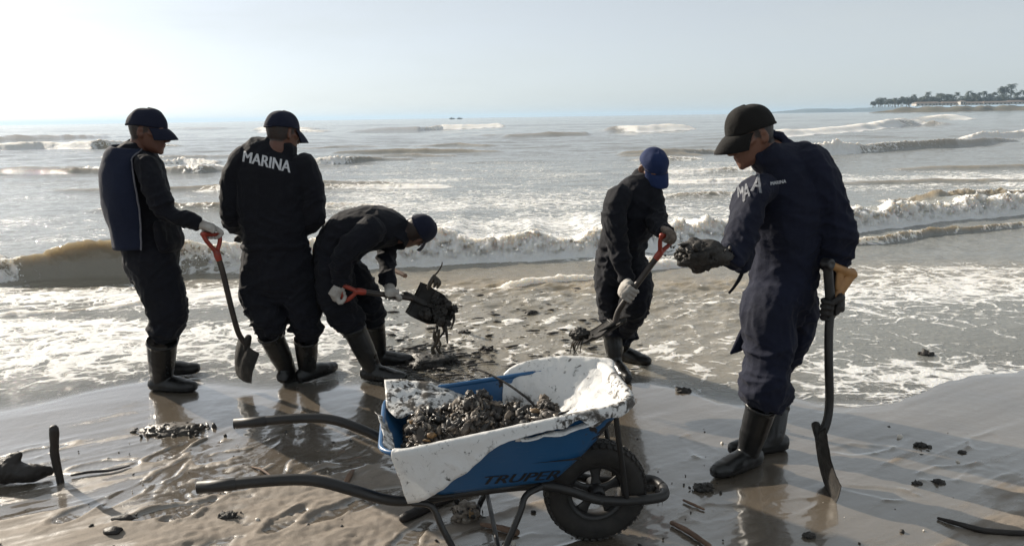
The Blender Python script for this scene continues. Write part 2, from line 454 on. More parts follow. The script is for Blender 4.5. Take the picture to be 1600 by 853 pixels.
def sand_sheet():
    a = np.linspace(math.atan2(CAM_H, 1.35), math.atan2(CAM_H, 6.2), 470); yf = CAM_H / np.tan(a)
    ys = np.concatenate([[-60, -30, -14, -6, -2, 0, .7, 1.1], yf, [6.8, 7.6, 9, 12, 17, 25, 40, 80]])
    uf = np.linspace(-1, 1, 760); ext = np.array([1.12, 1.35, 1.8, 3, 6, 14, 30])
    us = np.concatenate([-ext[::-1], uf, ext])
    hw = np.clip(1.1 + .80 * ys, 1.6, 6.5)
    X = us[None] * hw[:, None]; Y = np.repeat(ys[:, None], len(us), 1)
    x, y = X.ravel(), Y.ravel(); z, wet = sand_full(x, y)
    me = mesh_from(np.stack([x, y, z], 1), grid_faces(len(ys), len(us))); fattr(me, 'wet', wet)
    t = NT('wet_sand'); w = t.attr('wet'); n1 = t.noise(1.6, 5); n2_ = t.noise(240, 3, .7); n3 = t.noise(9, 6, .6)
    dry = t.mix(t.rng(n3, .3, .7), (.215, .183, .150), (.285, .244, .202)); dry = t.mix(t.rng(n2_, .35, .75, 0, .6), dry, (.11, .088, .07))
    wetc = t.mix(t.rng(n1, .35, .65), (.108, .090, .070), (.148, .124, .097))
    t.base(t.mix(w, dry, wetc))
    rr = t.rng(t.noise(2.3, 5, .6), .38, .62, .55, .72)
    x_ = t.n('Mix', data_type='FLOAT'); t.l(t.rng(w, .05, .5), x_.inputs[0]); t.l(rr, x_.inputs[2]); t.l(t.rng(w, .45, 1., .36, .07), x_.inputs[3])
    t.l(x_.outputs[0], t.p.inputs['Roughness']); t.l(t.rng(w, 0, 1, .22, 1.), t.p.inputs['Specular IOR Level'])
    t.l(t.rng(w, .15, 1, 0, 1.), t.p.inputs['Coat Weight']); t.p.inputs['Coat Roughness'].default_value = .07; t.p.inputs['Coat IOR'].default_value = 1.85
    st = t.math('MULTIPLY', t.math('SUBTRACT', 1.0, w), n2_)
    b = t.bump(st, .6, .005); t.bump(t.noise(16, 8, .7), .34, .009, b)
    return tag(put(me, 'beach_sand', t.m), kind='structure')
beach = sand_sheet()

# ------------------------------------------------------------------ the sea, one sheet from the swash to the horizon
def world_line(pts):
    W = np.array([G(p[0], p[1])[:2] for p in pts]); o = np.argsort(W[:, 0])
    ex = np.array([[p[2] * mpp(G(p[0], p[1])), p[3], p[4]] for p in pts]); return W[o], ex[o]
# (px, base py, height px, foam on the front, overhang)
WAVES = [
 [(-700, 470, 52, .25, .5), (-200, 446, 54, .2, .7), (-60, 442, 52, .3, .6), (0, 441, 40, .45, .5), (40, 440, 42, .16, .8), (110, 438, 60, .10, 1.1), (160, 435, 62, .10, 1.1), (200, 433, 54, .18, 1.), (250, 430, 50, .35, .7), (310, 428, 50, .42, .6), (380, 425, 46, .65, .4), (490, 421, 46, .85, .2), (620, 417, 50, .98, .1),
  (700, 413, 54, 1, .1), (790, 409, 50, 1, .1), (870, 405, 50, 1, .1), (950, 398, 46, 1, .1), (1060, 388, 46, 1, .1), (1150, 376, 44, 1, .1), (1260, 366, 42, 1, .1), (1340, 362, 42, 1, .1), (1450, 348, 40, 1, .1), (1600, 334, 36, 1, .1), (1900, 310, 36, .9, .1), (2500, 280, 30, .8, .1)],
 [(1150, 396, 8, .5, .1), (1300, 386, 9, .55, .1), (1380, 382, 12, .35, .2), (1460, 369, 11, .3, .2), (1540, 361, 10, .3, .2), (1600, 355, 8, .35, .2), (1900, 330, 7, .3, .1)],
 [(-400, 250, 14, .5, .1), (-50, 237, 15, .55, .1), (60, 235, 17, .62, .1), (140, 235, 17, .5, .1), (220, 232, 10, .5, .1), (300, 230, 4, .2, 0)],
 [(-200, 228, 10, .1, 0), (0, 222, 11, .05, 0), (80, 220, 11, .05, 0), (140, 218, 6, 0, 0)],
 [(-100, 276, 8, .05, 0), (0, 274, 9, .05, 0), (110, 273, 13, .12, .1), (170, 272, 7, .1, 0), (240, 272, 8, .12, 0), (310, 271, 15, .35, .2), (370, 268, 5, .1, 0)],
 [(230, 259, 7, .35, .1), (280, 256, 10, .62, .1), (340, 256, 4, .3, 0)],
 [(470, 258, 9, .1, .1), (520, 257, 14, .5, .1), (580, 253, 8, .1, 0), (650, 250, 3, 0, 0)],
 [(500, 243, 5, .0, 0), (600, 241, 9, .1, 0), (720, 240, 7, .05, 0), (800, 240, 3, 0, 0)],
 [(380, 205, 6, .3, 0), (420, 205, 9, .6, 0), (480, 206, 4, .2, 0)],
 [(520, 208, 4, 0, 0), (580, 207, 8, .1, 0), (650, 206, 9, .1, 0), (686, 203, 8, .8, 0), (720, 202, 10, 1, 0), (776, 200, 9, 1, 0), (800, 200, 3, .2, 0)],
 [(780, 216, 4, 0, 0), (860, 214, 8, .0, 0), (930, 212, 6, .1, 0)],
 [(940, 208, 4, .1, 0), (966, 207, 12, .25, .1), (1000, 207, 15, .9, .1), (1045, 205, 14, 1, .1), (1076, 204, 12, .9, .1), (1100, 203, 3, .2, 0)],
 [(960, 244, 4, 0, 0), (1040, 243, 8, .05, 0), (1100, 241, 10, .25, .1), (1160, 239, 4, .1, 0)],
 [(1160, 222, 5, .6, 0), (1210, 215, 10, 1, .1), (1270, 211, 11, 1, .1), (1330, 206, 9, 1, 0), (1390, 200, 11, 1, .1), (1420, 197, 15, .35, .2), (1445, 196, 12, .6, .1), (1490, 196, 6, .2, 0), (1530, 195, 2, 0, 0)],
 [(1200, 248, 8, .5, 0), (1270, 244, 20, 1, .2), (1315, 242, 22, .95, .2), (1350, 239, 17, .36, .3), (1420, 235, 16, .20, .3), (1500, 230, 15, .14, .3), (1560, 225, 10, .2, .2), (1620, 222, 5, .2, 0)],
 [(1470, 190, 3, .1, 0), (1495, 187, 9, .5, 0), (1515, 186, 9, .9, 0), (1540, 185, 2, .2, 0)],
 [(1500, 222, 4, .6, 0), (1545, 219, 14, .95, .1), (1600, 215, 16, .8, .1), (1750, 212, 14, .8, .1)],
 [(-200, 500, 8, .9, 0), (0, 497, 10, .95, 0), (90, 488, 9, .95, 0), (180, 480, 8, .9, 0), (300, 470, 7, .9, 0), (480, 458, 6, .7, 0), (560, 450, 4, .4, 0)],
 [(640, 462, 4, .5, 0), (720, 458, 9, .8, 0), (800, 452, 8, .7, 0), (900, 440, 10, .85, 0), (1010, 425, 12, .9, 0), (1110, 415, 12, .8, 0), (1170, 410, 5, .5, 0)],
]
# lesser rows of swell between the big ones, each with its own broken crest
_rw = np.random.default_rng(404)
for _k in range(34):
    _py = 200 + 130 * _rw.random() ** 1.25; _c = _rw.uniform(-100, 1700); _l = _rw.uniform(110, 330) * (.7 + (_py - 195) / 130); _h = (2.6 + 5.5 * (_py - 195) / 130) * _rw.uniform(.7, 1.3); _f = _rw.choice([.02, .10, .30, .6], p=[.3, .3, .25, .15])
    if 1180 < _c + _l * .5 and 205 < _py < 255: continue
    WAVES.append([(_c + _l * t, _py - .0155 * (_l * t) + _rw.uniform(-1.2, 1.2), _h * (.2 + .8 * math.sin(math.pi * (t + .5))), _f * _rw.uniform(.4, 1.2), 0) for t in (-.5, -.25, 0, .25, .5)])
def foam_glare_px(px, py, x, y):
    f = np.zeros_like(px)
    f += .12 * sst(205, 235, py)
    mid = sst(420, 560, px) * sst(1330, 1120, px)
    f += mid * (.22 * sst(240, 262, py) + .10 * sst(285, 320, py)) * sst(420, 400, py)
    rgt = sst(1180, 1280, px)
    f += rgt * (.40 * np.exp(-((py - 283) / 17) ** 2) - .10 * np.exp(-((py - 252) / 9) ** 2)) * sst(430, 380, py)
    f += .10 * sst(520, 300, px) * sst(285, 300, py) * sst(400, 370, py)
    low = sst(405, 425, py)
    lf = sst(660, 540, px)
    f += low * lf * (.52 * np.exp(-((py - 464) / 21) ** 2) + .41 * sst(492, 508, py) * sst(640, 560, py))  # surf foam, plus a pale film painted in for bright sky reflection
    md = sst(560, 660, px) * sst(1330, 1180, px)
    f += low * md * (.20 * sst(440, 462, py) + .12 * np.exp(-((py - 560) / 30) ** 2)) * sst(640, 585, py)
    f += low * sst(1180, 1300, px) * (.34 * np.exp(-((py - 400) / 24) ** 2) + .25 * np.exp(-((py - 460) / 40) ** 2) + .27 * np.exp(-((py - 598) / 28) ** 2) + .12)
    f += .10 * fbm2(x, y, .35, .6, 31., 3) * sst(200, 240, py)
    return f

def sea_sheet():
    yg = np.exp(np.linspace(math.log(3.0), math.log(12000), 40000))
    dens = 1050 * CAM_H / (yg ** 2 + CAM_H ** 2) + 38 / yg + 2.4 * sst(13, 20, yg) * sst(70, 45, yg) + 3.5 * np.exp(-((yg - 9.) / 2.0) ** 2 * .5) * 4
    cum = np.concatenate([[0], np.cumsum(.5 * (dens[1:] + dens[:-1]) * np.diff(yg))]); nr = int(cum[-1])
    ys = np.interp(np.linspace(0, cum[-1], nr), cum, yg)
    uf = np.linspace(-1, 1, 860); ext = np.array([1.1, 1.4, 2.2, 5, 12]); us = np.concatenate([-ext[::-1], uf, ext])
    hw = 1.0 + .80 * ys
    X = us[None] * hw[:, None]
    for j in range(5):                     # side margins, kept inside the air box
        e = hw + np.minimum(hw * (ext[j] - 1), (11000 - hw) * (j + 1) / 5); X[:, -5 + j] = e; X[:, 4 - j] = -e; Y = np.repeat(ys[:, None], len(us), 1)
    x, y = X.ravel(), Y.ravel(); ey = edge_y(x)
    px, py = px_fields(x, y)
    dep = np.clip((y - ey), 0, None)
    z = .006 * sst(0, .35, dep) + .004 * sst(.3, 2, dep)
    amp = sst(.2, 3, dep)
    # general chop and swell
    sw = sst(9, 20, y)
    z = z + amp * (.006 * fbm2(x, y, 3.0, 4.5, 3., 3) + .012 * fbm2(x, y, .9, 1.8, 8., 3) * sst(5, 9, y)) \
          + sw * (.10 * fbm2(x, y, .07, .28, 14., 3, .6) + .05 * fbm2(x, y, .3, .9, 15., 2)) * sst(10, 45, y) + .35 * sst(50, 200, y) * fbm2(x, y, .012, .05, 17., 3, .6) * sst(3000, 600, y)
    foam = foam_glare_px(px, py, x, y); dy = np.zeros_like(x); silt_glow = np.zeros_like(x); bump = np.zeros_like(x)
    XA, YA = x, y
    for k, wv in enumerate(WAVES):
        W, ex = world_line(wv)
        D = W[:, 1].mean(); hm = ex[:, 0].max()
        I = np.flatnonzero((YA > W[:, 1].min() - 3 * hm - .02 * D) & (YA < W[:, 1].max() + 16 * hm + .1 * D) & (XA > W[0, 0]) & (XA < W[-1, 0]))
        x, y = XA[I], YA[I]
        yb = np.interp(x, W[:, 0], W[:, 1]); h = np.interp(x, W[:, 0], ex[:, 0]); fm = np.interp(x, W[:, 0], ex[:, 1]); ov = np.interp(x, W[:, 0], ex[:, 2])
        h = h * ((1 - .34 * fm) if D < 15 else .78)
        L = W[-1, 0] - W[0, 0]; e = sst(W[0, 0], W[0, 0] + .10 * L, x) * sst(W[-1, 0], W[-1, 0] - .10 * L, x)
        jit = .05 * D / 8 * (1 if D < 15 else .22); lowf = 1 if D < 15 else .5
        yb = yb + jit * 1.6 * f1(x, 4 / D, 40. + k) + jit * .8 * fm * f1(x, 22 / D, 50. + k, 2)
        if 5 < D < 7.5:                        # low broken bores: ragged, coming and going
            rag = np.clip(.55 + 1.2 * f1(x, 1.3, 140. + k, 4, .6), .05, 1.3); fm = fm * np.clip(rag, 0, 1); h = h * rag; yb = yb + .10 * f1(x, .9, 150. + k, 4, .55)
        if k == 0: h = h * (1 + .05 * f1(x, 2.2, 160., 3, .5)); yb = yb + .03 * (1 - fm) * f1(x, 2.6, 165., 4, .6)
        h = h * (1 + .18 * lowf * f1(x, 5 / D, 60. + k) + .30 * fm * f1(x, 18 / D, 70. + k)) * e
        sp_ = 1 / np.interp(D, yg, dens); ov = ov * (D < 15)
        fl = np.maximum(np.maximum(h * (.75 + .5 * fm), .006 * D), 2.2 * sp_); s = (y - yb) / np.maximum(fl, 1e-4)
        prof = np.where(s < 0, 0, np.where(s < 1, sst(0, 1, s), np.exp(-np.maximum(s - 1, 0) / (1.3 + 3.2 * fm if D < 15 else 3.0))))
        z[I] += h * prof - .10 * h * np.exp(-((s + .6) / .6) ** 2)
        dy[I] -= ov * .55 * h * prof ** 2 * sst(-.2, .8, s)
        front = sst(-.25, .1, s) * sst(2.6, 1.0, s)
        tail = sst(.6, 1.2, s) * np.exp(-np.maximum(s - 1, 0) / 6)
        crest = sst(.75, .98, s) * sst(2., 1.2, s)
        foam[I] = foam[I] * (1 - .9 * front * e * sst(.0, .25, h / np.maximum(.02 * D, 1e-3)) * (1 - fm)) + e * fm * (1.15 * front + (.14 if D < 15 else .35) * tail) + .18 * e * crest * (h > .01 * D)
        bump[I] = np.maximum(bump[I], e * fm * front)
        silt_glow[I] = np.maximum(silt_glow[I], e * front * sst(.1, 1., s) * (.6 if D < 15 else .5))  # silty water; its gold also stands in for sunlight through the crests
    x, y = XA, YA
    # ropy streaks drawn up the glassy faces
    z = z + np.where(y < 15, .09, .05) * np.clip(z, 0, .6) * (1 - np.clip(bump, 0, 1)) * fbm2(x, y + z * 1.5, 5., 2.2, 75., 3, .55) * sst(.08, .2, z)
    # boiling foam is a rough volume, not a skin
    bl = np.abs(fbm2(x, y, 2.6, 3.0, 80., 2)) + .6 * np.abs(fbm2(x, y + z * 1.5, 7., 7., 83., 3, .6))
    bl2 = np.abs(fbm2(x, y + z * 1.2, 15., 15., 86., 3, .65))
    z = z + bump * np.clip(y / 8, 0, 4) * (.060 * bl + .030 * bl2 - .03) * sst(60, 20, y) * np.clip(z / .12, 0, 1)
    dy = dy - bump * .10 * np.clip(y / 8, 0, 2) * fbm2(x, y + z * 2, 6., 6., 85., 3, .6) * sst(30, 12, y) * sst(.02, .12, z)
    # turbulent, sand-laden backwash in the middle
    tb = sst(600, 700, px) * sst(1300, 1180, px) * sst(425, 450, py) * sst(625, 585, py)
    u = x * .8 + y * .6; v = -x * .6 + y * .8
    rid = 1 - np.abs(fbm2(u + .15 * n2(x, y, 3, 3, 91.), v, 1.6, 4.2, 90., 3)) * 2
    z = z + tb * (.022 * fbm2(x, y, 2.2, 3.4, 92., 3) + .016 * np.clip(rid, -1, 1) + .006 * fbm2(u, v, 7., 12., 94., 3, .6)) * amp
    foam = foam + tb * .34 * (np.clip(rid, -.2, 1) - .42)
    foam = foam - .075 * tb
    silt_glow = np.maximum(silt_glow, .30 * tb + .25 * sst(470, 440, py) * sst(400, 420, py))
    # left: thin clear sheet sliding back
    edgefoam = np.exp(-((dep - .05) / .035) ** 2) * (.35 + .5 * f1(x, 1.5, 95., 2))
    foam = foam + np.clip(edgefoam, 0, 1) * sst(0, .02, dep)
    keep = y > ey - .02
    yy = y + dy
    zs, _ = sand_full(x, y)
    depth = np.where(dep > 0, np.maximum(z - zs, .0), 0) * sst(0, .06, dep)
    near = sst(1.6, 0, dep)
    z = np.where(dep < 2.5, np.maximum(z, zs + .0015 + .004 * sst(0, .3, dep)), z)
    F = grid_faces(len(ys), len(us)); F = F[keep[F].any(1)]
    used = np.zeros(len(x), bool); used[F.ravel()] = True; idx = np.cumsum(used) - 1
    V = np.stack([x, yy, z], 1)[used]
    me = mesh_from(V, idx[F].astype(np.int32)); fattr(me, 'foam', foam[used]); fattr(me, 'depth', depth[used]); fattr(me, 'silt_glow', silt_glow[used])
    t = NT('sea_water'); fo, dp, si = t.attr('foam'), t.attr('depth'), t.attr('silt_glow')
    P = t.mapped((1., 1.35, 1.))
    dn = t.n('TexNoise'); dn.inputs['Scale'].default_value = 1.7; dn.inputs['Detail'].default_value = 3; t.l(P, dn.inputs['Vector'])
    va = t.n('VectorMath', operation='MULTIPLY_ADD'); t.l(dn.outputs['Color'], va.inputs[0]); va.inputs[1].default_value = (.55, .55, .55); t.l(P, va.inputs[2])
    lace = t.math('SUBTRACT', 1.0, t.rng(t.voro(4.2, 'DISTANCE_TO_EDGE', va.outputs[0]), 0, .16))
    lace2 = t.math('SUBTRACT', 1.0, t.rng(t.voro(13.0, 'DISTANCE_TO_EDGE', va.outputs[0]), 0, .22))
    nz = t.noise(5.5, 9, .68, va.outputs[0]); big = t.noise(.5, 4, .6, P)
    v_ = t.math('MULTIPLY', fo, 1.55)
    v_ = t.math('ADD', v_, t.math('MULTIPLY', lace, .30)); v_ = t.math('ADD', v_, t.math('MULTIPLY', lace2, .20))
    v_ = t.math('ADD', v_, t.math('MULTIPLY', t.math('SUBTRACT', nz, .5), 1.5)); v_ = t.math('ADD', v_, t.math('MULTIPLY', t.math('SUBTRACT', big, .5), .9))
    mk = t.rng(v_, .80, 1.12, 0, 1, True)
    water = t.mix(si, (.215, .216, .198), (.36, .265, .145))  # silt brown, lightened to gold to paint sun shining through wave lips
    ffoam = t.mix(t.math('MULTIPLY', si, .55), (.78, .78, .77), (.56, .47, .36)); ffoam = t.mix(t.rng(nz, .3, .55, .22, 0), ffoam, (.50, .44, .36))
    t.base(t.mix(mk, water, ffoam)); t.rough(t.rng(mk, 0, 1, .09, .75)); t.p.inputs['IOR'].default_value = 1.5
    t.l(t.math('ADD', t.math('MULTIPLY', mk, .5), t.math('MULTIPLY', si, .85), clamp=True), t.p.inputs['Subsurface Weight']); t.l(t.math('ADD', 1.0, t.math('MULTIPLY', t.math('MULTIPLY', si, t.math('SUBTRACT', 1.0, mk)), 2.4)), t.p.inputs['Subsurface Scale']); t.p.inputs['Subsurface Radius'].default_value = (.16, .14, .11); t.p.inputs['Subsurface Scale'].default_value = 1.0
    b = t.bump(t.noise(1.3, 7, .62, P), .6, .11); b = t.bump(t.noise(9., 6, .65, P), .5, .024, b)
    b = t.bump(t.math('MULTIPLY', mk, t.noise(22., 5, .7)), .8, .03, b)
    # thin water over the sand lets the sand show
    al = t.math('SUBTRACT', 1.0, t.math('POWER', 2.718, t.math('MULTIPLY', dp, -55.)))
    al = t.math('MAXIMUM', al, t.math('MULTIPLY', mk, t.rng(dp, 0, .003, 0, .9)))
    al = t.math('MAXIMUM', al, t.rng(dp, .001, .006, 0, .35))
    tr = t.n('BsdfTransparent'); mx = t.n('MixShader'); t.l(al, mx.inputs[0]); t.l(tr.outputs[0], mx.inputs[1]); t.l(t.p.outputs[0], mx.inputs[2])
    t.l(mx.outputs[0], t.out.inputs[0])
    return tag(put(me, 'sea', t.m), kind='structure')
sea = sea_sheet()

# spray thrown up along the breaking crest, and flecks of weed churned into the shallows
def spray():
    W, ex = world_line(WAVES[0]); n = 2600; s = []; V0, F0 = None, None
    bm = bmesh.new(); bmesh.ops.create_icosphere(bm, subdivisions=1, radius=1.0); V0 = np.array([v.co[:] for v in bm.verts]); F0 = np.array([[v.index for v in f.verts] for f in bm.faces]); bm.free()
    px = np.concatenate([rng.uniform(560, 1700, 2000), rng.uniform(-60, 40, 200), rng.uniform(240, 420, 400)])
    gx = np.array([G(p, np.interp(p, [q[0] for q in WAVES[0]], [q[1] for q in WAVES[0]]))[0] for p in px])
    yb = np.interp(gx, W[:, 0], W[:, 1]); h = np.interp(gx, W[:, 0], ex[:, 0]) * .66; burst = np.clip(.4 + 1.4 * f1(gx, 2.2, 300., 3), .05, 1.6)
    C = np.stack([gx, yb + rng.uniform(-.12, .35, n), h * rng.uniform(.1, 1.05, n) + .10 * burst * rng.random(n) ** 2.5 + .02], 1); r = rng.choice([.003, .005, .008, .012], n, p=[.45, .3, .18, .07])
    V = (C[:, None] + V0[None] * (r[:, None] * rng.uniform(.7, 1.3, (n, 3)))[:, None]).reshape(-1, 3); F = (F0[None] + (np.arange(n) * len(V0))[:, None, None]).reshape(-1, 3)
    t = NT('spray_foam'); t.base((.85, .85, .84)); t.rough(.6)
    return tag(put(mesh_from(V, F), 'spray', t.m), 'fine white spray above the breaking wave', 'spray', kind='stuff')
spray()
# ------------------------------------------------------------------ people
HEADP = [(.000, .082, .030, .020), (.010, .094, .004, .036), (.026, .097, -.025, .050), (.048, .096, -.055, .058), (.072, .094, -.080, .064), (.100, .092, -.092, .069),
         (.122, .089, -.099, .072), (.145, .097, -.103, .075), (.175, .092, -.100, .076), (.200, .070, -.080, .060), (.217, .030, -.042, .030)]
class Frame:
    """head axes: x forward, y to the person's left, z up; o is the point under the ears at chin level"""
    def __init__(s, o, f, up, k=1.0):
        s.o = np.asarray(o, float); s.f = nrm(f); s.l = nrm(np.cross(up, s.f)); s.u = np.cross(s.f, s.l); s.k = k
        s.A = np.stack([s.f, s.l, s.u]) * k
    def w(s, P): return s.o + np.asarray(P, float) @ s.A
    def loc(s, W): return (np.asarray(W, float) - s.o) @ s.A.T / s.k ** 2
def head_soup(sp, fr):
    n = 20; V = []; th = np.linspace(0, 2 * np.pi, n, endpoint=False)
    P = spline(np.array(HEADP), 2)
    for (z, f, b, w) in P:
        c = (f + b) / 2; h = (f - b) / 2
        for a in th:
            e = .86; V.append((c + h * np.sign(math.cos(a)) * abs(math.cos(a)) ** e, w * np.sign(math.sin(a)) * abs(math.sin(a)) ** e, z))
    F = [tuple(range(n - 1, -1, -1)), tuple((len(P) - 1) * n + j for j in range(n))]
    for i in range(len(P) - 1):
        for j in range(n): F.append((i * n + j, i * n + (j + 1) % n, (i + 1) * n + (j + 1) % n, (i + 1) * n + j))
    sp.add(fr.w(V), F)
    def tl(pts, r): tube(sp, fr.w(pts), [q * fr.k if np.isscalar(q) else (q[0] * fr.k, q[1] * fr.k) for q in r], fr.l, 10, 3)
    tl([(.088, 0, .134), (.104, 0, .110), (.119, 0, .088), (.100, 0, .076)], [.008, .010, .0135, .010])          # nose
    for s in (-1, 1):
        ell(sp, fr.w((.104, s * .011, .083)), (.009 * fr.k, .008 * fr.k, .007 * fr.k), [fr.f, fr.l, fr.u])
        tl([(.086, s * .012, .141), (.088, s * .034, .143), (.074, s * .055, .137)], [.008, .009, .007])          # brow
        tl([(.080, s * .030, .100), (.060, s * .055, .100), (.03, s * .066, .11)], [.012, .013, .010])            # cheekbone
        q = nrm(fr.f * .35 + fr.l * s * .94)
        ell(sp, fr.w((-.012, s * .076, .105)), (.020 * fr.k, .007 * fr.k, .032 * fr.k), [nrm(fr.f * .9 - fr.l * s * .42), q, fr.u])   # ear
    tl([(.092, -.022, .055), (.100, 0, .057), (.092, .022, .055)], [.005, .0065, .005])
    tl([(.090, -.020, .044), (.098, 0, .043), (.090, .020, .044)], [.005, .0075, .005])
    ell(sp, fr.w((.082, 0, .012)), (.017 * fr.k,) * 3)
def head_shape(V, N, fr):
    L = fr.loc(V)
    for s in (-1, 1):
        d = np.linalg.norm((L - (.092, s * .031, .121)) * (1, 1, 1.3), axis=1); V = V - (np.exp(-(d / .017) ** 2) * .011)[:, None] * fr.f
        d = np.linalg.norm(L - (-.006, s * .084, .107), axis=1); V = V - (np.exp(-(d / .010) ** 2) * .006 * s)[:, None] * fr.l
    return V
def head_colour(V, fr, skin):
    L = fr.loc(V); c = np.tile(np.array(skin + (1.,)), (len(V), 1))
    x, y, z = L.T
    line = .050 + .055 * sst(-.05, .022, x)
    hair = sst(0, .012, z - line) * sst(.034, .018, x) * (np.abs(y) < .074 + .2 * (np.abs(x + .012) > .022))
    brow = sum(np.exp(-((z - .142 + .004 * np.abs(np.abs(y) - .034) / .02) / .0045) ** 2) * sst(.060, .045, np.abs(y)) * sst(.008, .014, np.abs(y)) * (x > .06) for s in (1,))
    lip = np.exp(-((z - .05) / .009) ** 2) * (x > .085) * sst(.028, .016, np.abs(y))
    eye = sum(np.exp(-((y - s * .031) / .011) ** 2 - ((z - .119) / .0045) ** 2) for s in (-1, 1)) * (x > .05)
    for mk, k in ((hair, (.012, .009, .008)), (brow, (.012, .009, .008)), (lip * .6, (.14, .05, .04)), (eye * .85, (.02, .014, .012))):
        mk = np.clip(mk, 0, 1)[:, None]; c[:, :3] = c[:, :3] * (1 - mk) + np.array(k) * mk
    return c
def add_cap(person, fr, mat, pitch=0., brim_len=.078, emblem=False):
    """six-panel cap: crown, brim, button; tilted on the head about the side axis"""
    cp, sn = math.cos(pitch), math.sin(pitch)
    def tl(p):
        p = np.asarray(p, float); q = p - (0, 0, .15); r = np.stack([q[..., 0] * cp - q[..., 2] * sn, q[..., 1], q[..., 0] * sn + q[..., 2] * cp], -1); return fr.w(r + (0, 0, .15))
    nu, nv = 48, 16; V = []
    for i in range(nv + 1):
        t = i / nv
        for j in range(nu):
            a = 2 * math.pi * j / nu; ca, sa = math.cos(a), math.sin(a)
            rr = math.cos(t * math.pi / 2) ** .72
            seam = 1 - .020 * math.exp(-((((a / (math.pi / 3)) + .5) % 1 - .5) / .07) ** 2) * math.sin(math.pi * min(1, t * 1.3))
            f = .107 if ca > 0 else .112
            zz = .142 + (.098 + (.006 if ca > 0 else 0) * ca) * math.sin(t * math.pi / 2) ** 1.05 - .012 * (1 - t) * (ca < 0) * abs(ca)
            wob = .0022 * math.sin(a * 5 + t * 7) * math.sin(math.pi * t)
            V.append((-.004 + f * ca * rr * seam + wob, .084 * sa * rr * seam + wob, zz))
    base = np.array(V[:nu]); inner = base * (.965, .965, 1) + (0, 0, .004)
    F = [(i * nu + j, i * nu + (j + 1) % nu, (i + 1) * nu + (j + 1) % nu, (i + 1) * nu + j) for i in range(nv) for j in range(nu)]
    V = np.vstack([np.array(V), inner]); o = (nv + 1) * nu
    F += [(o + j, o + (j + 1) % nu, (j + 1) % nu, j) for j in range(nu)]
    capo = put(mesh_from(tl(V), F), 'cap', mat, person)
    # brim: curved sheet with thickness
    V = []; nb, na = 8, 22
    for side in (0, 1):
        for i in range(nb + 1):
            t = i / nb
            for j in range(na + 1):
                a = math.radians(-72 + 144 * j / na); ca, sa = math.cos(a), math.sin(a)
                x0, y0 = -.004 + .105 * ca, .0825 * sa
                x1 = x0 + brim_len * (ca ** .55) * 1.05; y1 = y0 * 1.02
                x, y = x0 + (x1 - x0) * t, y0 + (y1 - y0) * t
                z = .147 - .030 * t * t - .020 * t - 2.6 * y * y * (.5 + .5 * t) - (.0045 if side else 0)
                V.append((x, y, z))
    W = na + 1; H_ = (nb + 1) * W; F = []
    for i in range(nb):
        for j in range(na):
            q = (i * W + j, i * W + j + 1, (i + 1) * W + j + 1, (i + 1) * W + j); F.append(q); F.append(tuple(H_ + k for k in q[::-1]))
    rim = [i * W for i in range(nb + 1)] + [nb * W + j for j in range(1, W)] + [i * W + na for i in range(nb - 1, -1, -1)]
    for a_, b_ in zip(rim[:-1], rim[1:]): F.append((a_, b_, H_ + b_, H_ + a_))
    put(mesh_from(tl(np.array(V)), F), 'brim', mat, capo)
    s = Soup(); ell(s, tl((-.004, 0, .241)), (.008, .008, .005)); s.obj('button', mat, capo)
    s = Soup(); tube(s, tl([(-.106, -.03, .132), (-.112, 0, .131), (-.106, .03, .132)]), [.006, .006, .006], fr.u, 8, 3); s.obj('strap', mat, capo)
    return capo

def chain(Y0, pts, k=1.0, grow=0.0):
    C, Rr = [], []
    for (px, py, dY, w, d) in pts:
        p = at(px, py, Y0 + dY); C.append(p); Rr.append((max(.012, w * mpp(p) * k + grow), max(.012, d * k + grow)))
    return C, Rr
def wrinkle(V, N, amp=1.0, joints=(), seed=0.):
    a = np.full(len(V), .55)
    for (c, r, k) in joints: a = a + k * np.exp(-(np.linalg.norm(V - c, axis=1) / r) ** 2)
    W = V + .05 * np.stack([noise(V * 5 + seed), noise(V * 5 + seed + 9), noise(V * 5 + seed + 17)], 1)
    rdg = lambda q: (1 - np.minimum(1, 2.2 * np.abs(noise(q)))) ** 1.5
    k = sst(-.25, .25, noise(V * 2.3 + seed + 31))
    D1 = W @ np.array([[1, 0, .45], [0, 1, .2], [-.45, -.2, 1]]).T; D2 = W @ np.array([[1, 0, -.5], [0, 1, .2], [.5, -.2, 1]]).T
    fa = rdg(D1 * (3.2, 3.2, 13) + seed) * k + rdg(D2 * (3.2, 3.2, 13) + seed + 3) * (1 - k)
    fb = rdg(D2 * (8, 8, 17) + seed + 5) * k + rdg(D1 * (8, 8, 17) + seed + 7) * (1 - k)
    fv = rdg(W * (11, 11, 2.6) + seed + 11); f4_ = noise(W * (30, 30, 60) + seed)
    a = a - .12
    return V + N * (amp * (a * (.0125 * fa + .0075 * fb + .0016 * f4_ - .0075) + .006 * fv - .003))[:, None]

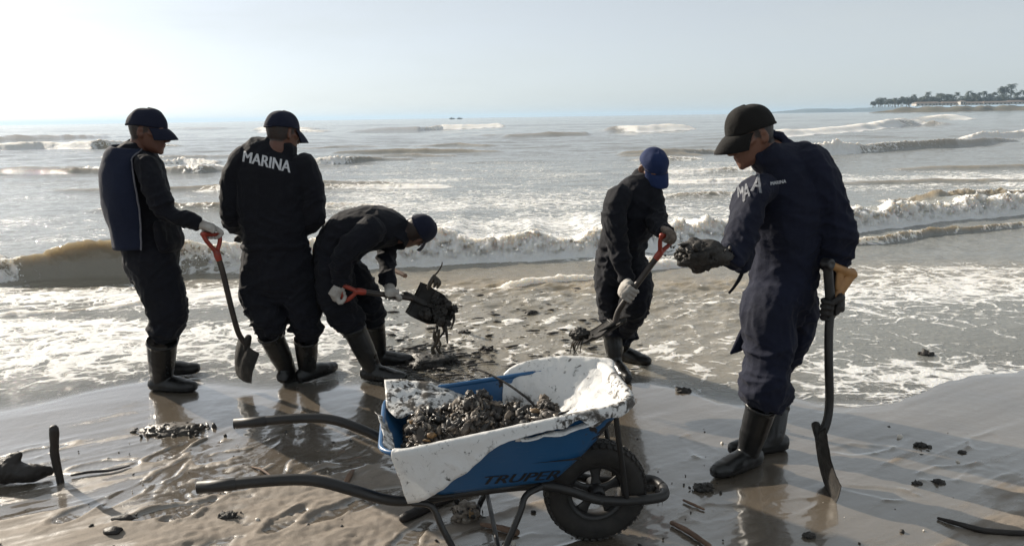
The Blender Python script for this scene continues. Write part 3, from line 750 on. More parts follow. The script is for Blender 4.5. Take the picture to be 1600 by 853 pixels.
def glove(person, c, A, P, wrist, r, mat, flip=1, curl=250, thumb=True, cuff=.030, k=1.0, spread=0.):
    """a gloved hand closed on a bar: c bar centre, A bar axis, P from the bar to the back of the hand"""
    A = nrm(A); P = nrm(np.asarray(P, float) - A * (np.asarray(P, float) @ A)); Q = np.cross(A, P) * flip
    c = np.asarray(c, float); sp = Soup(); R_ = r + .010
    def pol(o, ang, rad): return c + A * o + (P * math.cos(math.radians(ang)) + Q * math.sin(math.radians(ang))) * rad
    for i, (o, fr, ln) in enumerate(((.034, .0098, .93), (.0115, .0104, 1.0), (-.0115, .0102, .97), (-.033, .0088, .85))):
        an = np.linspace(-8, -8 + curl * ln, 6)
        tube(sp, [pol(o * k + spread * o * t, a, (R_ + .004 * (1 - t))) for t, a in zip(np.linspace(0, 1, 6), an)], [fr * 1.12 * k, fr * 1.1 * k, fr * 1.04 * k, fr * k, fr * .95 * k, fr * .86 * k], A, 10, 2)
    tube(sp, [pol(.034 * k, -6, R_ + .006), pol(0, -4, R_ + .010), pol(-.034 * k, -6, R_ + .006)], [.015 * k, .017 * k, .014 * k], P, 10, 2)      # knuckles
    w = np.asarray(wrist, float); b = pol(0, -42, R_ + .016)
    tube(sp, [pol(0, -2, R_ + .008), b, b + (w - b) * .55, w], [(.042 * k, .0165 * k), (.043 * k, .020 * k), (.036 * k, .023 * k), (cuff, cuff * .9)], nrm(np.cross(A, w - c)), 14, 3)
    if thumb:
        tube(sp, [b + A * .020 * k + (w - b) * .18, pol(.050 * k, -75, R_ + .012), pol(.044 * k, -120, R_ + .002), pol(.030 * k, -165, R_)], [.016 * k, .0145 * k, .012 * k, .0105 * k], A, 10, 3)
    V, F, N = remesh(sp, .0036, 2); V = V + N * (.0016 * noise(V * 90))[:, None]
    return put(mesh_from(V, F), 'glove', mat, person)

def boot(person, ankle, toe, top, k=1.0, sole=None, lean=None):
    """rubber boot: ankle = ground point below the ankle, toe = direction the foot points, top = centre of the shaft's rim"""
    o = np.asarray(ankle, float); f = nrm(toe); u = nrm(np.array([0, 0, 1.]) - f * f[2]); s = np.cross(u, f); ax = np.stack([f, s, u])
    def w(p): return o + np.asarray(p, float) @ ax
    sp = Soup(); t = np.asarray(top, float); an = w((.0, 0, .085))
    tube(sp, [w((.02, 0, .045)), an, an + (t - an) * .45, t], [(.050 * k, .046 * k), (.053 * k, .047 * k), (.063 * k, .060 * k), (.070 * k, .066 * k)], s, 18, 3, round_cap=False)
    tube(sp, [w((-.052, 0, .045)), w((.0, 0, .05)), w((.075, 0, .047)), w((.135, 0, .040)), w((.180, 0, .036))], [(.040 * k, .046), (.044 * k, .055), (.047 * k, .050), (.050 * k, .042), (.040 * k, .038)], u, 16, 3)
    tube(sp, [w((.165, 0, .042)), w((.205, 0, .038))], [(.044 * k, .036), (.030 * k, .030)], u, 14, 2)
    lathe(sp, t, nrm(t - an), [(.062 * k, -.014), (.073 * k, -.012), (.073 * k, .006), (.062 * k, .006)], 20)
    tube(sp, [t - nrm(t - an) * .02, t - nrm(t - an) * .002], [.064 * k, .064 * k], s, 14, 1, round_cap=False)
    V, F, N = remesh(sp, .0055, 3)
    L = (V - o) @ ax.T
    welt = sst(.030, .022, L[:, 2]); c2 = L[:, :2] - (.06, 0); L[:, :2] += (welt * .0045)[:, None] * c2 / np.maximum(np.linalg.norm(c2, axis=1), .01)[:, None]
    L[:, 2] = np.maximum(L[:, 2], .0 + .006 * (np.abs(L[:, 0] - .035) < .022))
    cr = noise(L * (30, 8, 30)) * sst(.16, .06, np.abs(L[:, 2] - .13)); V = o + L @ ax + N * (.0022 * cr)[:, None]
    return put(mesh_from(V, F), 'boot', M['rubber'], person)

def make_person(label, Y0, torso, limbs, fr, neck, skin, mat, seed, joints=(), extra=None, collar=.03, voxel=.0066, foot=None, grow=1.0):
    """torso, limbs: chains in photo pixels with depth offsets; the limbs are (kind, chain)"""
    base = foot
    P = empty('person', base, label, 'person', 'workers in dark coveralls on the beach')
    # body: one continuous surface, head to feet, a little inside the clothes
    sp = Soup(); head_soup(sp, fr)
    C, R_ = chain(Y0, torso, .80); tube(sp, C, R_, (0, 1, 0), 18, 3)
    nk = [np.asarray(q) for q in neck]; tube(sp, nk, [.056 * fr.k, .055 * fr.k, .066 * fr.k], fr.l, 14, 3)
    for kind, ch in limbs:
        C, R_ = chain(Y0, ch, .70); tube(sp, C, R_, (0, 1, 0), 12, 3)
    V, F, N = remesh(sp, .0052, 2); V = head_shape(V, N, fr)
    me = mesh_from(V, F); cattr(me, 'col', head_colour(V, fr, skin)); put(me, 'body', M['skin'], P)
    # coverall
    sp = Soup()
    C, R_ = chain(Y0, torso); tube(sp, C, R_, (0, 1, 0), 22, 4)
    js = []
    for kind, ch in limbs:
        C, R_ = chain(Y0, ch); tube(sp, C, R_, (0, 1, 0), 16, 4)
        js.append((C[len(C) // 2], .16, .9))
        if kind == 'leg':
            js.append((C[-1], .13, 1.3)); js.append((C[0], .16, .5))
            e = nrm(C[-1] - C[-2]); r = max(R_[-1]); q = C[-1]
            lathe(sp, q - e * .02, e, [(r * .6, -.03), (r * 1.12, -.02), (r * 1.16, .012), (r * .92, .028), (r * .6, .02)], 18)
        else:
            js.append((C[-1], .09, .8))
            e = nrm(C[-1] - C[-2]); r = max(R_[-1]); lathe(sp, C[-1] - e * .012, e, [(r * .5, -.03), (r * 1.04, -.026), (r * 1.12, .02), (r * .95, .026), (r * .5, .02)], 16)
    if collar:
        a, b = nk[-2], nk[-1]; e = nrm(a - b); q = b + (a - b) * .72
        lathe(sp, q, e, [(.058 * fr.k, -.06), (.092 * fr.k, -.06), (.080 * fr.k, collar), (.068 * fr.k, collar), (.060 * fr.k, -.03)], 22)
    if extra: extra(sp)
    V, F, N = remesh(sp, voxel, 3); V = wrinkle(V, N, grow, js + list(joints), seed)
    co = put(mesh_from(V, F), 'coverall', mat, P)
    return P, co
def band(Y0, px, py, w, d):
    def f(sp):
        c = at(px, py, Y0); n = 36; r = w * mpp(c)
        tube(sp, [c + np.array([r * math.cos(a), d * math.sin(a), .006 * math.sin(3 * a)]) for a in np.linspace(0, 2 * math.pi, n)], [(.010, .016)] * n, (0, 0, 1), 8, 1)
    return f
def frame_at(px, py, Y, f, up=(0, 0, 1), k=1.0, anchor=(-.01, 0, .105)):
    fr = Frame((0, 0, 0), f, up, k); fr.o = at(px, py, Y) - np.asarray(anchor) @ fr.A; return fr

def bold(v, f, e=.012):
    return [(v, f), (v + (e, 0), f), (v - (e, 0), f)]
def decal(name, polys, bvh, mat, parent, off=.0045, maxd=12.):
    """flat print laid on the cloth: polys = list of (verts px, tris)"""
    V, F = [], []
    for kk, (vs_, ts) in enumerate(polys):
        off = off + .0005 * (kk > 0)
        ok = {}
        for i, (px, py) in enumerate(vs_):
            d = Vector(ray(px, py)).normalized(); h = bvh.ray_cast(Vector(CAM), d, maxd)
            if h[0] is not None: ok[i] = len(V); V.append(np.array(h[0] - d * off))
        if not ok: continue
        zs = np.median([v[1] for v in V[min(ok.values()):]])
        for t_ in ts:
            if all(i in ok for i in t_) and all(abs(V[ok[i]][1] - zs) < .30 for i in t_): F.append(tuple(ok[i] for i in t_))
    return put(mesh_from(np.array(V), F, True), name, mat, parent)
def text_mesh(txt, offset=.0, cuts=4, shear=0.):
    cu = bpy.data.curves.new('t', 'FONT'); cu.body = txt; cu.offset = offset; cu.resolution_u = 4; cu.shear = shear
    o = bpy.data.objects.new('t', cu); col.objects.link(o)
    e = o.evaluated_get(bpy.context.evaluated_depsgraph_get()); me = e.to_mesh()
    bm = bmesh.new(); bm.from_mesh(me); e.to_mesh_clear(); bpy.data.objects.remove(o)
    bmesh.ops.triangulate(bm, faces=bm.faces[:])
    for _ in range(cuts):
        ed = [q for q in bm.edges if q.calc_length() > .05]
        if ed: bmesh.ops.subdivide_edges(bm, edges=ed, cuts=1); bmesh.ops.triangulate(bm, faces=[f for f in bm.faces if len(f.verts) > 3])
    bm.verts.index_update(); V = np.array([v.co[:2] for v in bm.verts]); F = [tuple(v.index for v in f.verts) for f in bm.faces]; bm.free()
    mn, mx = V.min(0), V.max(0); return (V - mn) / (mx - mn), F
def quad_map(V, tl, tr, bl, br):
    tl, tr, bl, br = map(np.array, (tl, tr, bl, br)); u, v = V[:, :1], V[:, 1:]
    return (bl * (1 - u) + br * u) * (1 - v) + (tl * (1 - u) + tr * u) * v

SK1, SK2 = (.115, .048, .030), (.16, .074, .047)
W_GROUP = 'workers in dark coveralls on the beach'

# --- worker with the blue vest, far left, in profile
Y = 4.45
fr1 = frame_at(227, 207, Y, (.93, .12, -.20), (.18, .03, 1), 1.03)
t1 = [(209, 238, 0, 24, .11), (213, 256, 0, 37, .155), (218, 285, 0, 39, .165), (225, 318, 0, 40, .165), (231, 350, 0, 40, .16), (236, 382, 0, 42, .165), (236, 402, 0, 40, .17), (238, 420, 0, 37, .16)]
l1 = [('leg', [(238, 405, -.08, 36, .115), (248, 440, -.09, 36, .11), (258, 470, -.1, 32, .105), (261, 493, -.1, 29, .10), (258, 508, -.1, 25, .09), (255, 519, -.1, 21, .075)]),
      ('leg', [(242, 405, .09, 32, .115), (252, 440, .1, 32, .11), (262, 468, .1, 29, .105), (266, 490, .1, 26, .10), (262, 508, .1, 21, .09), (259, 518, .1, 19, .075)]),
      ('arm', [(231, 257, -.13, 18, .085), (240, 287, -.18, 18, .08), (251, 316, -.20, 18, .072), (260, 332, -.2, 15, .065), (284, 341, -.18, 12, .05), (308, 349, -.16, 9.5, .04)]),
      ('arm', [(214, 254, .17, 22, .085), (222, 290, .21, 21, .08), (236, 325, .2, 18, .07), (250, 350, .16, 13, .05), (262, 366, .12, 10, .04)])]
def ex1(sp):                               # jacket hem standing off in front
    C, R_ = chain(Y, [(262, 350, -.03, 12, .15), (266, 372, -.03, 13, .15), (268, 383, -.03, 13, .145)]); tube(sp, C, R_, (0, 1, 0), 14, 3)
g1 = G(262, 606)
p1, c1 = make_person('worker in blue vest over dark coverall, seen in profile, resting a shovel', Y, t1, l1, fr1, [fr1.w((-.025, 0, .07)), fr1.w((-.035, 0, .0)), at(207, 246, Y)], SK1, M['navy'], 1., extra=ex1, foot=(g1[0], Y, 0))
add_cap(p1, fr1, M['cap_navy'], .02, .062)
boot(p1, G(255, 610), (.985, -.17, 0), at(253, 533, Y - .1), 1.26)
boot(p1, G(256, 587), (.97, .2, 0), at(258, 526, Y + .1), 1.16)
wr1 = at(311, 350, Y - .16); gp1 = at(330, 366, Y - .15)
sh1_grip = (at(317, 366, Y - .20), at(343, 367, Y - .10))
glove(p1, at(329, 365, Y - .15), sh1_grip[1] - sh1_grip[0], (-.15, -.25, 1), wr1, .015, M['glove_white'], -1, 215, cuff=.032, k=.95)
glove(p1, at(268, 377, Y + .10), (0, 1, .2), (-.3, 0, 1), at(263, 368, Y + .12), .012, M['glove_white'], -1, 200, k=.9)
# vest: an open shell over the back and flank
def vest():
    C, R_ = chain(Y, [(205, 230, 0, 22, .13), (205, 243, 0, 32, .175), (209, 262, 0, 41, .205), (213, 290, 0, 44, .215), (219, 322, 0, 45, .21), (225, 350, 0, 43, .205), (230, 382, 0, 44, .20)])
    Q = spline(np.hstack([np.array(C), np.array(R_) + .012]), 6); C, R_ = Q[:, :3], Q[:, 3:]
    S, D = rings(C, None, (0, 1, 0)); n = len(C); V = []; na = 40; edge = []
    for i in range(n):
        t = i / (n - 1)
        bx = np.interp(t, [0, .10, .25, .45, .7, 1], [222, 212, 205, 210, 219, 221])         # front edge, near side
        sgn = 1 if S[i][0] > 0 else -1
        aa = np.linspace(.25, 2.9, 120); pp = C[i] + sgn * S[i] * (R_[i, 0] * np.cos(aa))[:, None] - D[i] * (R_[i, 1] * np.sin(aa))[:, None]
        a0 = aa[np.argmin(np.abs(proj(pp)[0] - bx))]
        for j in range(na + 1):
            a = a0 + (2 * math.pi - 2 * a0) * j / na
            p = C[i] + S[i] * sgn * R_[i, 0] * math.cos(a) - D[i] * R_[i, 1] * math.sin(a); V.append(p)
            if j == 0: edge.append(p)
    V = np.array(V); V = V + .011 * np.stack([noise(V * (9, 9, 4)), noise(V * (9, 9, 4) + 4), 0 * V[:, 0]], 1) + .004 * np.stack([noise(V * (16, 16, 24)), noise(V * (16, 16, 24) + 4), 0 * V[:, 0]], 1)
    o = put(mesh_from(V, grid_faces(n, na + 1)), 'vest', M['vest'], p1)
    md = o.modifiers.new('thick', 'SOLIDIFY'); md.thickness = .009; md.offset = 0
    s = Soup(); tube(s, np.array(edge)[::2] + (0, -.004, 0), [.0055] * len(edge[::2]), (0, 1, 0), 6, 2); s.obj('piping', M['piping'], o)
vest()

# --- worker with his back turned
Y = 4.50
fr2 = frame_at(441, 211, Y, (.52, .80, -.22), (.05, .12, 1), 1.02, (0, 0, .105))
t2 = [(438, 231, 0, 28, .09), (432, 243, 0, 52, .12), (428, 268, 0, 60, .145), (427, 305, 0, 58, .15), (428, 345, 0, 54, .15), (430, 378, 0, 50, .148), (432, 395, 0, 53, .155), (434, 420, 0, 57, .16), (437, 446, 0, 56, .155)]
l2 = [('leg', [(409, 432, 0, 34, .135), (408, 460, -.02, 33, .125), (415, 487, -.05, 29, .115), (422, 500, -.07, 27, .11), (424, 511, -.08, 24, .095)]),
      ('leg', [(464, 432, 0, 33, .135), (468, 462, 0, 30, .125), (476, 490, 0, 26, .115), (478, 506, 0, 24, .105), (478, 518, 0, 21, .09)]),
      ('arm', [(384, 247, 0, 22, .10), (368, 275, 0, 21, .09), (363, 312, .0, 20, .085), (366, 342, .03, 18, .075), (374, 353, .14, 13, .06), (386, 362, .30, 10, .045)]),
      ('arm', [(474, 256, 0, 20, .10), (484, 285, 0, 20, .09), (489, 320, 0, 19, .085), (487, 345, .03, 18, .075), (477, 355, .14, 14, .06), (462, 362, .30, 10, .045)])]
p2, c2 = make_person('worker seen from behind with white lettering across his back', Y, t2, l2, fr2, [fr2.w((-.02, 0, .06)), fr2.w((-.03, 0, .0)), at(436, 240, Y)], SK1, M['navy'], 21., foot=(G(460, 600)[0], Y, 0),
                      joints=[(at(430, 385, Y - .1), .15, .6)], extra=band(Y, 430, 382, 51, .152))
add_cap(p2, fr2, M['cap_navy'])
boot(p2, G(446, 600) + (0, .02, .0), (.14, .90, -.28), at(422, 522, Y - .08), 1.12)
boot(p2, G(482, 594), (.62, .78, 0), at(478, 530, Y), 1.08)
glove(p2, at(380, 374, Y + .28), (.3, .9, .1), (-.8, 0, .4), at(385, 363, Y + .28), .014, M['glove_dark'], 1, 220, k=.95)
glove(p2, at(455, 372, Y + .33), (-.3, .9, .1), (.8, 0, .4), at(462, 363, Y + .29), .014, M['glove_dark'], -1, 220, k=.95)
bv = bvh_of(c2); tv, tf = text_mesh('MARINA')
decal('lettering', [(quad_map(v_, (381.5, 236), (455, 252), (379, 252.5), (453, 270)), f_) for v_, f_ in bold(tv, tf, .009)], bv, M['print'], c2)

# --- worker bent double over his shovel
Y = 4.60
fr3 = frame_at(651, 361, Y, (.16, .80, -.60), (.95, .10, .30), 1.02, (0, 0, .12))
t3 = [(526, 445, 0, 31, .16), (520, 415, 0, 30, .17), (523, 388, 0, 31, .175), (540, 368, 0, 36, .18), (566, 358, 0, 36, .19), (594, 355, 0, 33, .20), (616, 358, 0, 26, .16), (630, 361, 0, 19, .09)]
l3 = [('leg', [(521, 418, -.09, 29, .13), (522, 450, -.1, 27, .12), (531, 478, -.1, 27, .11), (543, 498, -.1, 23, .10), (549, 509, -.1, 20, .085)]),
      ('leg', [(542, 425, .11, 28, .13), (565, 452, .12, 24, .115), (577, 475, .12, 21, .10), (581, 492, .12, 19, .09), (582, 498, .12, 17, .08)]),
      ('arm', [(582, 358, -.19, 23, .085), (560, 378, -.23, 22, .08), (540, 400, -.24, 20, .075), (534, 420, -.23, 17, .065), (534, 438, -.22, 13, .05)]),
      ('arm', [(602, 368, .19, 20, .085), (604, 395, .16, 15, .07), (603, 412, .10, 14, .06), (606, 430, .02, 13, .055), (608, 444, -.04, 11, .045)])]
p3, c3 = make_person('worker bent double, digging with a muddy shovel', Y, t3, l3, fr3, [fr3.w((-.03, 0, .06)), fr3.w((-.035, 0, .0)), at(624, 357, Y)], SK1, M['navy'], 41., collar=.075, foot=(G(590, 590)[0], Y, 0))
add_cap(p3, fr3, M['cap_navy'])
boot(p3, G(583, 594), (.96, -.25, 0), at(553, 513, Y - .1), 1.08)
boot(p3, G(592, 571), (.99, .1, 0), at(583, 502, Y + .12), 1.06)

# --- worker in the bright blue cap, bowed towards the camera
fr4 = frame_at(1020, 262, 4.6, (.33, -.70, -.62), (.14, -.52, .84), .97, (0, 0, .115))
Y = 4.60
t4 = [(1008, 288, 0, 22, .09), (998, 300, 0, 34, .13), (990, 322, 0, 42, .15), (982, 348, 0, 41, .15), (974, 374, 0, 36, .145), (969, 396, 0, 37, .15), (966, 424, 0, 35, .15)]
l4 = [('leg', [(951, 420, .03, 24, .125), (952, 455, .03, 22, .12), (955, 488, .04, 19, .105), (957, 508, .05, 17, .095), (958, 520, .05, 15, .085)]),
      ('leg', [(988, 418, -.04, 26, .125), (995, 450, -.14, 24, .12), (992, 474, -.16, 24, .115), (981, 500, -.02, 18, .10), (972, 518, .12, 16, .09)]),
      ('arm', [(968, 306, -.10, 20, .09), (959, 335, -.17, 19, .085), (962, 370, -.22, 18, .075), (972, 408, -.26, 16, .06), (979, 434, -.28, 11.5, .045)]),
      ('arm', [(1018, 306, -.03, 19, .09), (1024, 328, -.08, 17, .08), (1026, 346, -.16, 16, .07), (1033, 357, -.26, 13, .055), (1040, 364, -.32, 10.5, .045)])]
p4, c4 = make_person('worker in bright blue cap looking down at his raised shovel', Y, t4, l4, fr4, [fr4.w((-.03, 0, .06)), fr4.w((-.045, 0, .0)), at(1004, 294, Y)], SK2, M['navy'], 61., extra=band(Y, 972, 382, 37, .148), foot=(G(962, 588)[0], Y, 0))
add_cap(p4, fr4, M['cap_blue'], -.02, .066)
boot(p4, G(961, 583), (.25, -.97, 0), at(958, 523, Y + .05), .98)
boot(p4, G(971, 563), (.75, -.66, 0), at(972, 518, Y + .14), .98)

# --- tall worker in the foreground
Y = 3.36
fr5 = frame_at(1178, 213, Y, (-.90, -.22, -.40), (-.36, -.08, .93), 1.05)
t5 = [(1200, 244, 0, 24, .11), (1216, 258, 0, 42, .14), (1224, 284, 0, 56, .17), (1226, 320, 0, 62, .185), (1228, 362, 0, 56, .175), (1227, 400, 0, 49, .165), (1223, 440, 0, 50, .17), (1218, 470, 0, 49, .165), (1216, 486, 0, 40, .14)]
l5 = [('leg', [(1208, 462, -.03, 42, .165), (1200, 495, -.07, 41, .155), (1203, 532, -.11, 41, .14), (1197, 570, -.14, 33, .125), (1194, 598, -.15, 36, .125), (1196, 614, -.12, 39, .12), (1197, 624, -.12, 31, .10)]),
      ('leg', [(1238, 462, .05, 36, .16), (1240, 495, .09, 32, .15), (1230, 535, .13, 26, .14), (1212, 575, .17, 19, .12), (1208, 605, .18, 17, .10), (1208, 626, .18, 16, .085)]),
      ('arm', [(1262, 254, -.04, 32, .11), (1284, 290, -.08, 30, .10), (1297, 328, -.09, 30, .095), (1306, 362, -.1, 29, .09), (1308, 390, -.1, 26, .075), (1306, 410, -.1, 22, .06)]),
      ('arm', [(1184, 296, -.10, 26, .10), (1170, 318, -.17, 22, .10), (1162, 347, -.22, 24, .09), (1156, 375, -.26, 24, .08), (1148, 395, -.30, 19, .065), (1140, 403, -.33, 15, .05)])]
def ex5(sp):
    for (a, b, dy, r) in ((1243, 232, -.02, .030), (1258, 229, -.04, .032), (1270, 234, -.05, .028), (1230, 226, .02, .026)): ell(sp, at(a, b, Y + dy), (r, .05, r * .8))
    C, R_ = chain(Y, [(1163, 396, -.25, 17, .06), (1157, 415, -.25, 11, .05)]); tube(sp, C, R_, (0, 1, 0), 12, 3)           # sagging sleeve
p5, c5 = make_person('tall worker in black cap, nearest the camera, leaning on a shovel', Y, t5, l5, fr5, [fr5.w((-.03, 0, .06)), fr5.w((-.045, 0, .0)), at(1204, 240, Y)], SK2, M['navy_blue'], 81., collar=.045, extra=ex5, voxel=.0065, foot=(1.12, Y, 0), grow=1.05)
cap5 = add_cap(p5, fr5, M['cap_black'], .08, .070)
boot(p5, at(1168, 732, 3.27) * (1, 1, 0), (-.86, -.50, 0), at(1190, 634, Y - .14), 1.02)
boot(p5, G(1206, 705), (-.985, -.17, 0), at(1210, 634, Y + .16), 1.02)
bv = bvh_of(c5); pol = []
tv, tf = text_mesh('M'); pol += [(quad_map(v_, (1152, 288), (1161, 292), (1153, 308), (1162, 316)), f_) for v_, f_ in bold(tv, tf, .05)]
tv, tf = text_mesh('A'); pol += [(quad_map(v_, (1160, 290), (1171, 284), (1162, 315), (1172, 306)), f_) for v_, f_ in bold(tv, tf, .05)]
pol += [(quad_map(v_, (1179, 273), (1192, 272), (1173, 298), (1190, 302)), f_) for v_, f_ in bold(tv, tf, .05)]
decal('lettering', pol, bv, M['print_worn'], c5)
tv, tf = text_mesh('MARINA'); decal('name_tape', [(quad_map(v_, (1204, 284.5), (1228, 280.5), (1204.5, 289.5), (1228.5, 286)), f_) for v_, f_ in bold(tv, tf, .009)], bv, M['print'], c5)
bv = bvh_of(cap5); pol = []
def stroke(pts, w):
    pts = spline(np.array(pts, float), 4); T = np.gradient(pts, axis=0); Nn = np.stack([-T[:, 1], T[:, 0]], 1); Nn /= np.linalg.norm(Nn, axis=1)[:, None]
    V = np.vstack([pts + Nn * w, pts - Nn * w]); n = len(pts); return V, [(i, i + 1, n + i + 1, n + i) for i in range(n - 1)]
pol = [stroke([(1125, 191), (1125.5, 198), (1126, 205)], .9), stroke([(1121.5, 203), (1123, 207), (1126.5, 207.5), (1129, 204), (1129.5, 200)], .9), stroke([(1121.5, 195), (1125, 196), (1129, 194)], .8), stroke([(1122, 200), (1126, 193), (1128, 198), (1124, 201)], .7)]
decal('emblem', pol, bv, M['print'], cap5, .0015)
# hanging tie strap at his sleeve
s = Soup(); tube(s, [at(1168, 402, Y - .24), at(1158, 430, Y - .24), at(1148, 447, Y - .24), at(1139, 458, Y - .23)], [(.004, .002), (.009, .002), (.007, .002), (.006, .002)], (0, 1, 0), 6, 4); s.obj('strap', M['navy'], c5)
s = Soup(); tube(s, [at(1188, 500, Y - .05), at(1172, 520, Y - .05), at(1156, 540, Y - .03), at(1142, 552, Y - .01)], [(.05, .016), (.048, .014), (.030, .010), (.006, .004)], (0, 1, 0), 8, 4); s.obj('pocket_flap', M['navy_blue'], c5)
# ------------------------------------------------------------------ shovels
def shovel(label, grip, shaft, blade_dir, blade_n, grip_mat, length=.29, width=.235, tip=.35, shaft_mat=None, loc=None, dish=.030, sr=.0165, wood=None):
    """grip = (end a, end b) of the cross bar; shaft = points from the yoke to the socket; the blade leaves the last point"""
    shaft = [np.asarray(q, float) for q in shaft]; o = shaft[-1]
    root = empty('shovel', loc if loc is not None else (o[0], o[1], 0), label, 'shovel', 'shovels used by the workers')
    a, b = map(np.asarray, grip); y = shaft[0]
    s = Soup(); ax = nrm(b - a); dn = nrm(y - (a + b) / 2)
    tube(s, [a - ax * .004, (a + b) / 2, b + ax * .004], [.0145, .0135, .0145], dn, 12, 2)
    for e in (a, b):
        m1 = e + (y - e) * .35 + (e - (a + b) / 2) * .16
        tube(s, [e, m1, y + (e - y) * .18, y], [(.012, .014), (.012, .014), (.015, .013), (.018, .016)], ax, 10, 3)
    tube(s, [y + (shaft[1] - y) * -.06, y + nrm(shaft[1] - y) * .02, y + nrm(shaft[1] - y) * .04], [.020, .021, .0185], ax, 12, 2)
    if wood is not None:                   # wooden cross bar and cheek in a black forked yoke
        s = Soup(); tube(s, [a, a + (y - a) * .5, y, y + (shaft[1] - y) * .3], [(.021, .021), (.020, .022), (.021, .022), (.020, .020)], ax, 14, 4); lathe(s, a, np.cross(ax, dn), [(.010, -.024), (.024, -.022), (.024, .022), (.010, .024)], 20)
        s2_ = Soup(); tube(s2_, [a + ax * .015, (a + b) / 2, b + ax * .012], [.017, .018, .022], dn, 12, 3); tube(s2_, [b + ax * .006 - dn * .01, b + (y - b) * .5, y + ax * .008 - dn * .01], [(.028, .018), (.026, .016), (.018, .014)], np.cross(ax, dn), 12, 3); tube(s2_, [(a + b) / 2 + ax * .01 + dn * .01, (b + y) / 2 + (a - b) * .12], [(.026, .010), (.020, .010)], np.cross(ax, dn), 10, 3)
        V, F, N = remesh(s2_, .0040, 2); put(mesh_from(V, F), 'cross_bar', wood, root)
    V, F, N = remesh(s, .0040, 2); put(mesh_from(V, F), 'grip', grip_mat, root)
    s = Soup(); tube(s, shaft, [sr] * (len(shaft) - 1) + [sr * 1.15], (0, 1, .2), 12, 6); s.obj('shaft', shaft_mat or M['shaft'], root)
    if np.isscalar(blade_n):               # turned nearly edge-on to the viewer's side
        v = nrm(o - CAM); e = nrm(np.cross(nrm(blade_dir), v)); f = nrm(np.cross(e, nrm(blade_dir))); blade_n = e * math.cos(math.radians(blade_n)) + f * math.sin(math.radians(blade_n))
    # blade: pressed dish with shoulders and a rounded or square mouth
    d = nrm(blade_dir); n = nrm(np.asarray(blade_n, float) - d * (np.asarray(blade_n, float) @ d)); w = np.cross(d, n); nu, nv = 22, 16; V = []
    for side in (0, 1):
        for i in range(nu + 1):
            u = i / nu
            for j in range(nv + 1):
                v = -1 + 2 * j / nv
                hw = width / 2 * (.93 + .07 * sst(0, .15, u)) * (1 - .10 * u)
                ln = length * (1 - tip * .55 * abs(v) ** 2.2 * u ** 2)
                dz = dish * (v * v) + .020 * math.sin(u * 2.6) * -1 + .012 * math.exp(-((v / .22) ** 2)) * (1 - u) * 1.2
                p = o + d * (ln * u - .015) + w * hw * v + n * (dz - (.003 if side else 0) - .01)
                V.append(p)
    Wd = nv + 1; H_ = (nu + 1) * Wd; F = []
    for i in range(nu):
        for j in range(nv):
            q = (i * Wd + j, i * Wd + j + 1, (i + 1) * Wd + j + 1, (i + 1) * Wd + j); F.append(q); F.append(tuple(H_ + k for k in q[::-1]))
    rim = [j for j in range(Wd)] + [i * Wd + nv for i in range(1, nu + 1)] + [nu * Wd + j for j in range(nv - 1, -1, -1)] + [i * Wd for i in range(nu - 1, -1, -1)]
    for p_, q_ in zip(rim[:-1], rim[1:]): F.append((p_, q_, H_ + q_, H_ + p_))
    V = np.array(V); V = V + n * (.0016 * noise(V * 45))[:, None]
    bl = put(mesh_from(V, F), 'blade', M['blade'], root)
    s = Soup()
    for sg in (-1, 1):                     # rolled step on each shoulder
        tube(s, [o + w * sg * .025 - n * .004, o + w * sg * width * .46 + n * (dish * .85 - .008)], [(.006, .008), (.005, .007)], d, 8, 2)
    s.obj('shoulder', M['blade'], bl)
    s = Soup(); tube(s, [o - d * .06, o, o + d * .05, o + d * .11], [.020, .021, (.019, .012), (.008, .005)], n, 12, 3); s.obj('socket', M['blade'], root)
    return root, (o, d, n, w)

Y = 4.45
yk = at(339, 396, Y - .15)
sh1, _ = shovel('upright shovel with red grip resting under a white-gloved hand', sh1_grip, [yk, at(348, 425, Y - .14), at(360, 475, Y - .12), at(371, 516, Y - .09), at(379, 531, Y - .07), at(386, 539, Y - .06)],
                G(375, 603) + (0, 0, .004) - at(386, 539, Y - .06), 34, M['red_grip'], .262, .23, .15, sr=.0165, loc=(G(378, 600)[0], Y - .06, 0))
Y = 4.60
ga, gb = at(529, 446, Y - .24), at(537, 470, Y - .22)
yk = at(560, 455, Y - .22)
sh3, (bo, bd, bn, bw) = shovel('shovel with red grip and mud-caked blade held low by the bent worker', (ga, gb), [yk, at(590, 459, Y - .17), at(615, 462, Y - .13), at(640, 466, Y - .10), at(648, 467, Y - .09)],
                at(700, 492, Y - .10) - at(648, 467, Y - .09), (.10, -.80, .60), M['red_grip'], .275, .235, .75, loc=(G(600, 590)[0], Y - .1, 0))
glove(p3, at(531, 457, Y - .23), gb - ga, (-1, -.1, .25), at(534, 441, Y - .22), .015, M['glove_white'], 1, 205, k=1.0, cuff=.034)
glove(p3, at(612, 461, Y - .135), (1, .16, -.1), (-.2, -.5, .9), at(608, 447, Y - .05), .0165, M['glove_white'], -1, 230, k=1.0, cuff=.032)
ga, gb = at(1034, 368, Y - .42), at(1052, 374, Y - .36)
yk = at(1031, 396, Y - .37)
sh4, (bo4, bd4, bn4, bw4) = shovel('shovel with red grip held at an angle, weed hanging from its blade', (ga, gb), [yk, at(1010, 424, Y - .37), at(993, 447, Y - .37), at(978, 468, Y - .36), at(966, 487, Y - .34), at(961, 506, Y - .34)],
                at(910, 531, Y - .40) - at(961, 508, Y - .34), -166, M['red_grip'], .275, .225, .5, sr=.0175, loc=(G(950, 585)[0], Y - .35, 0))
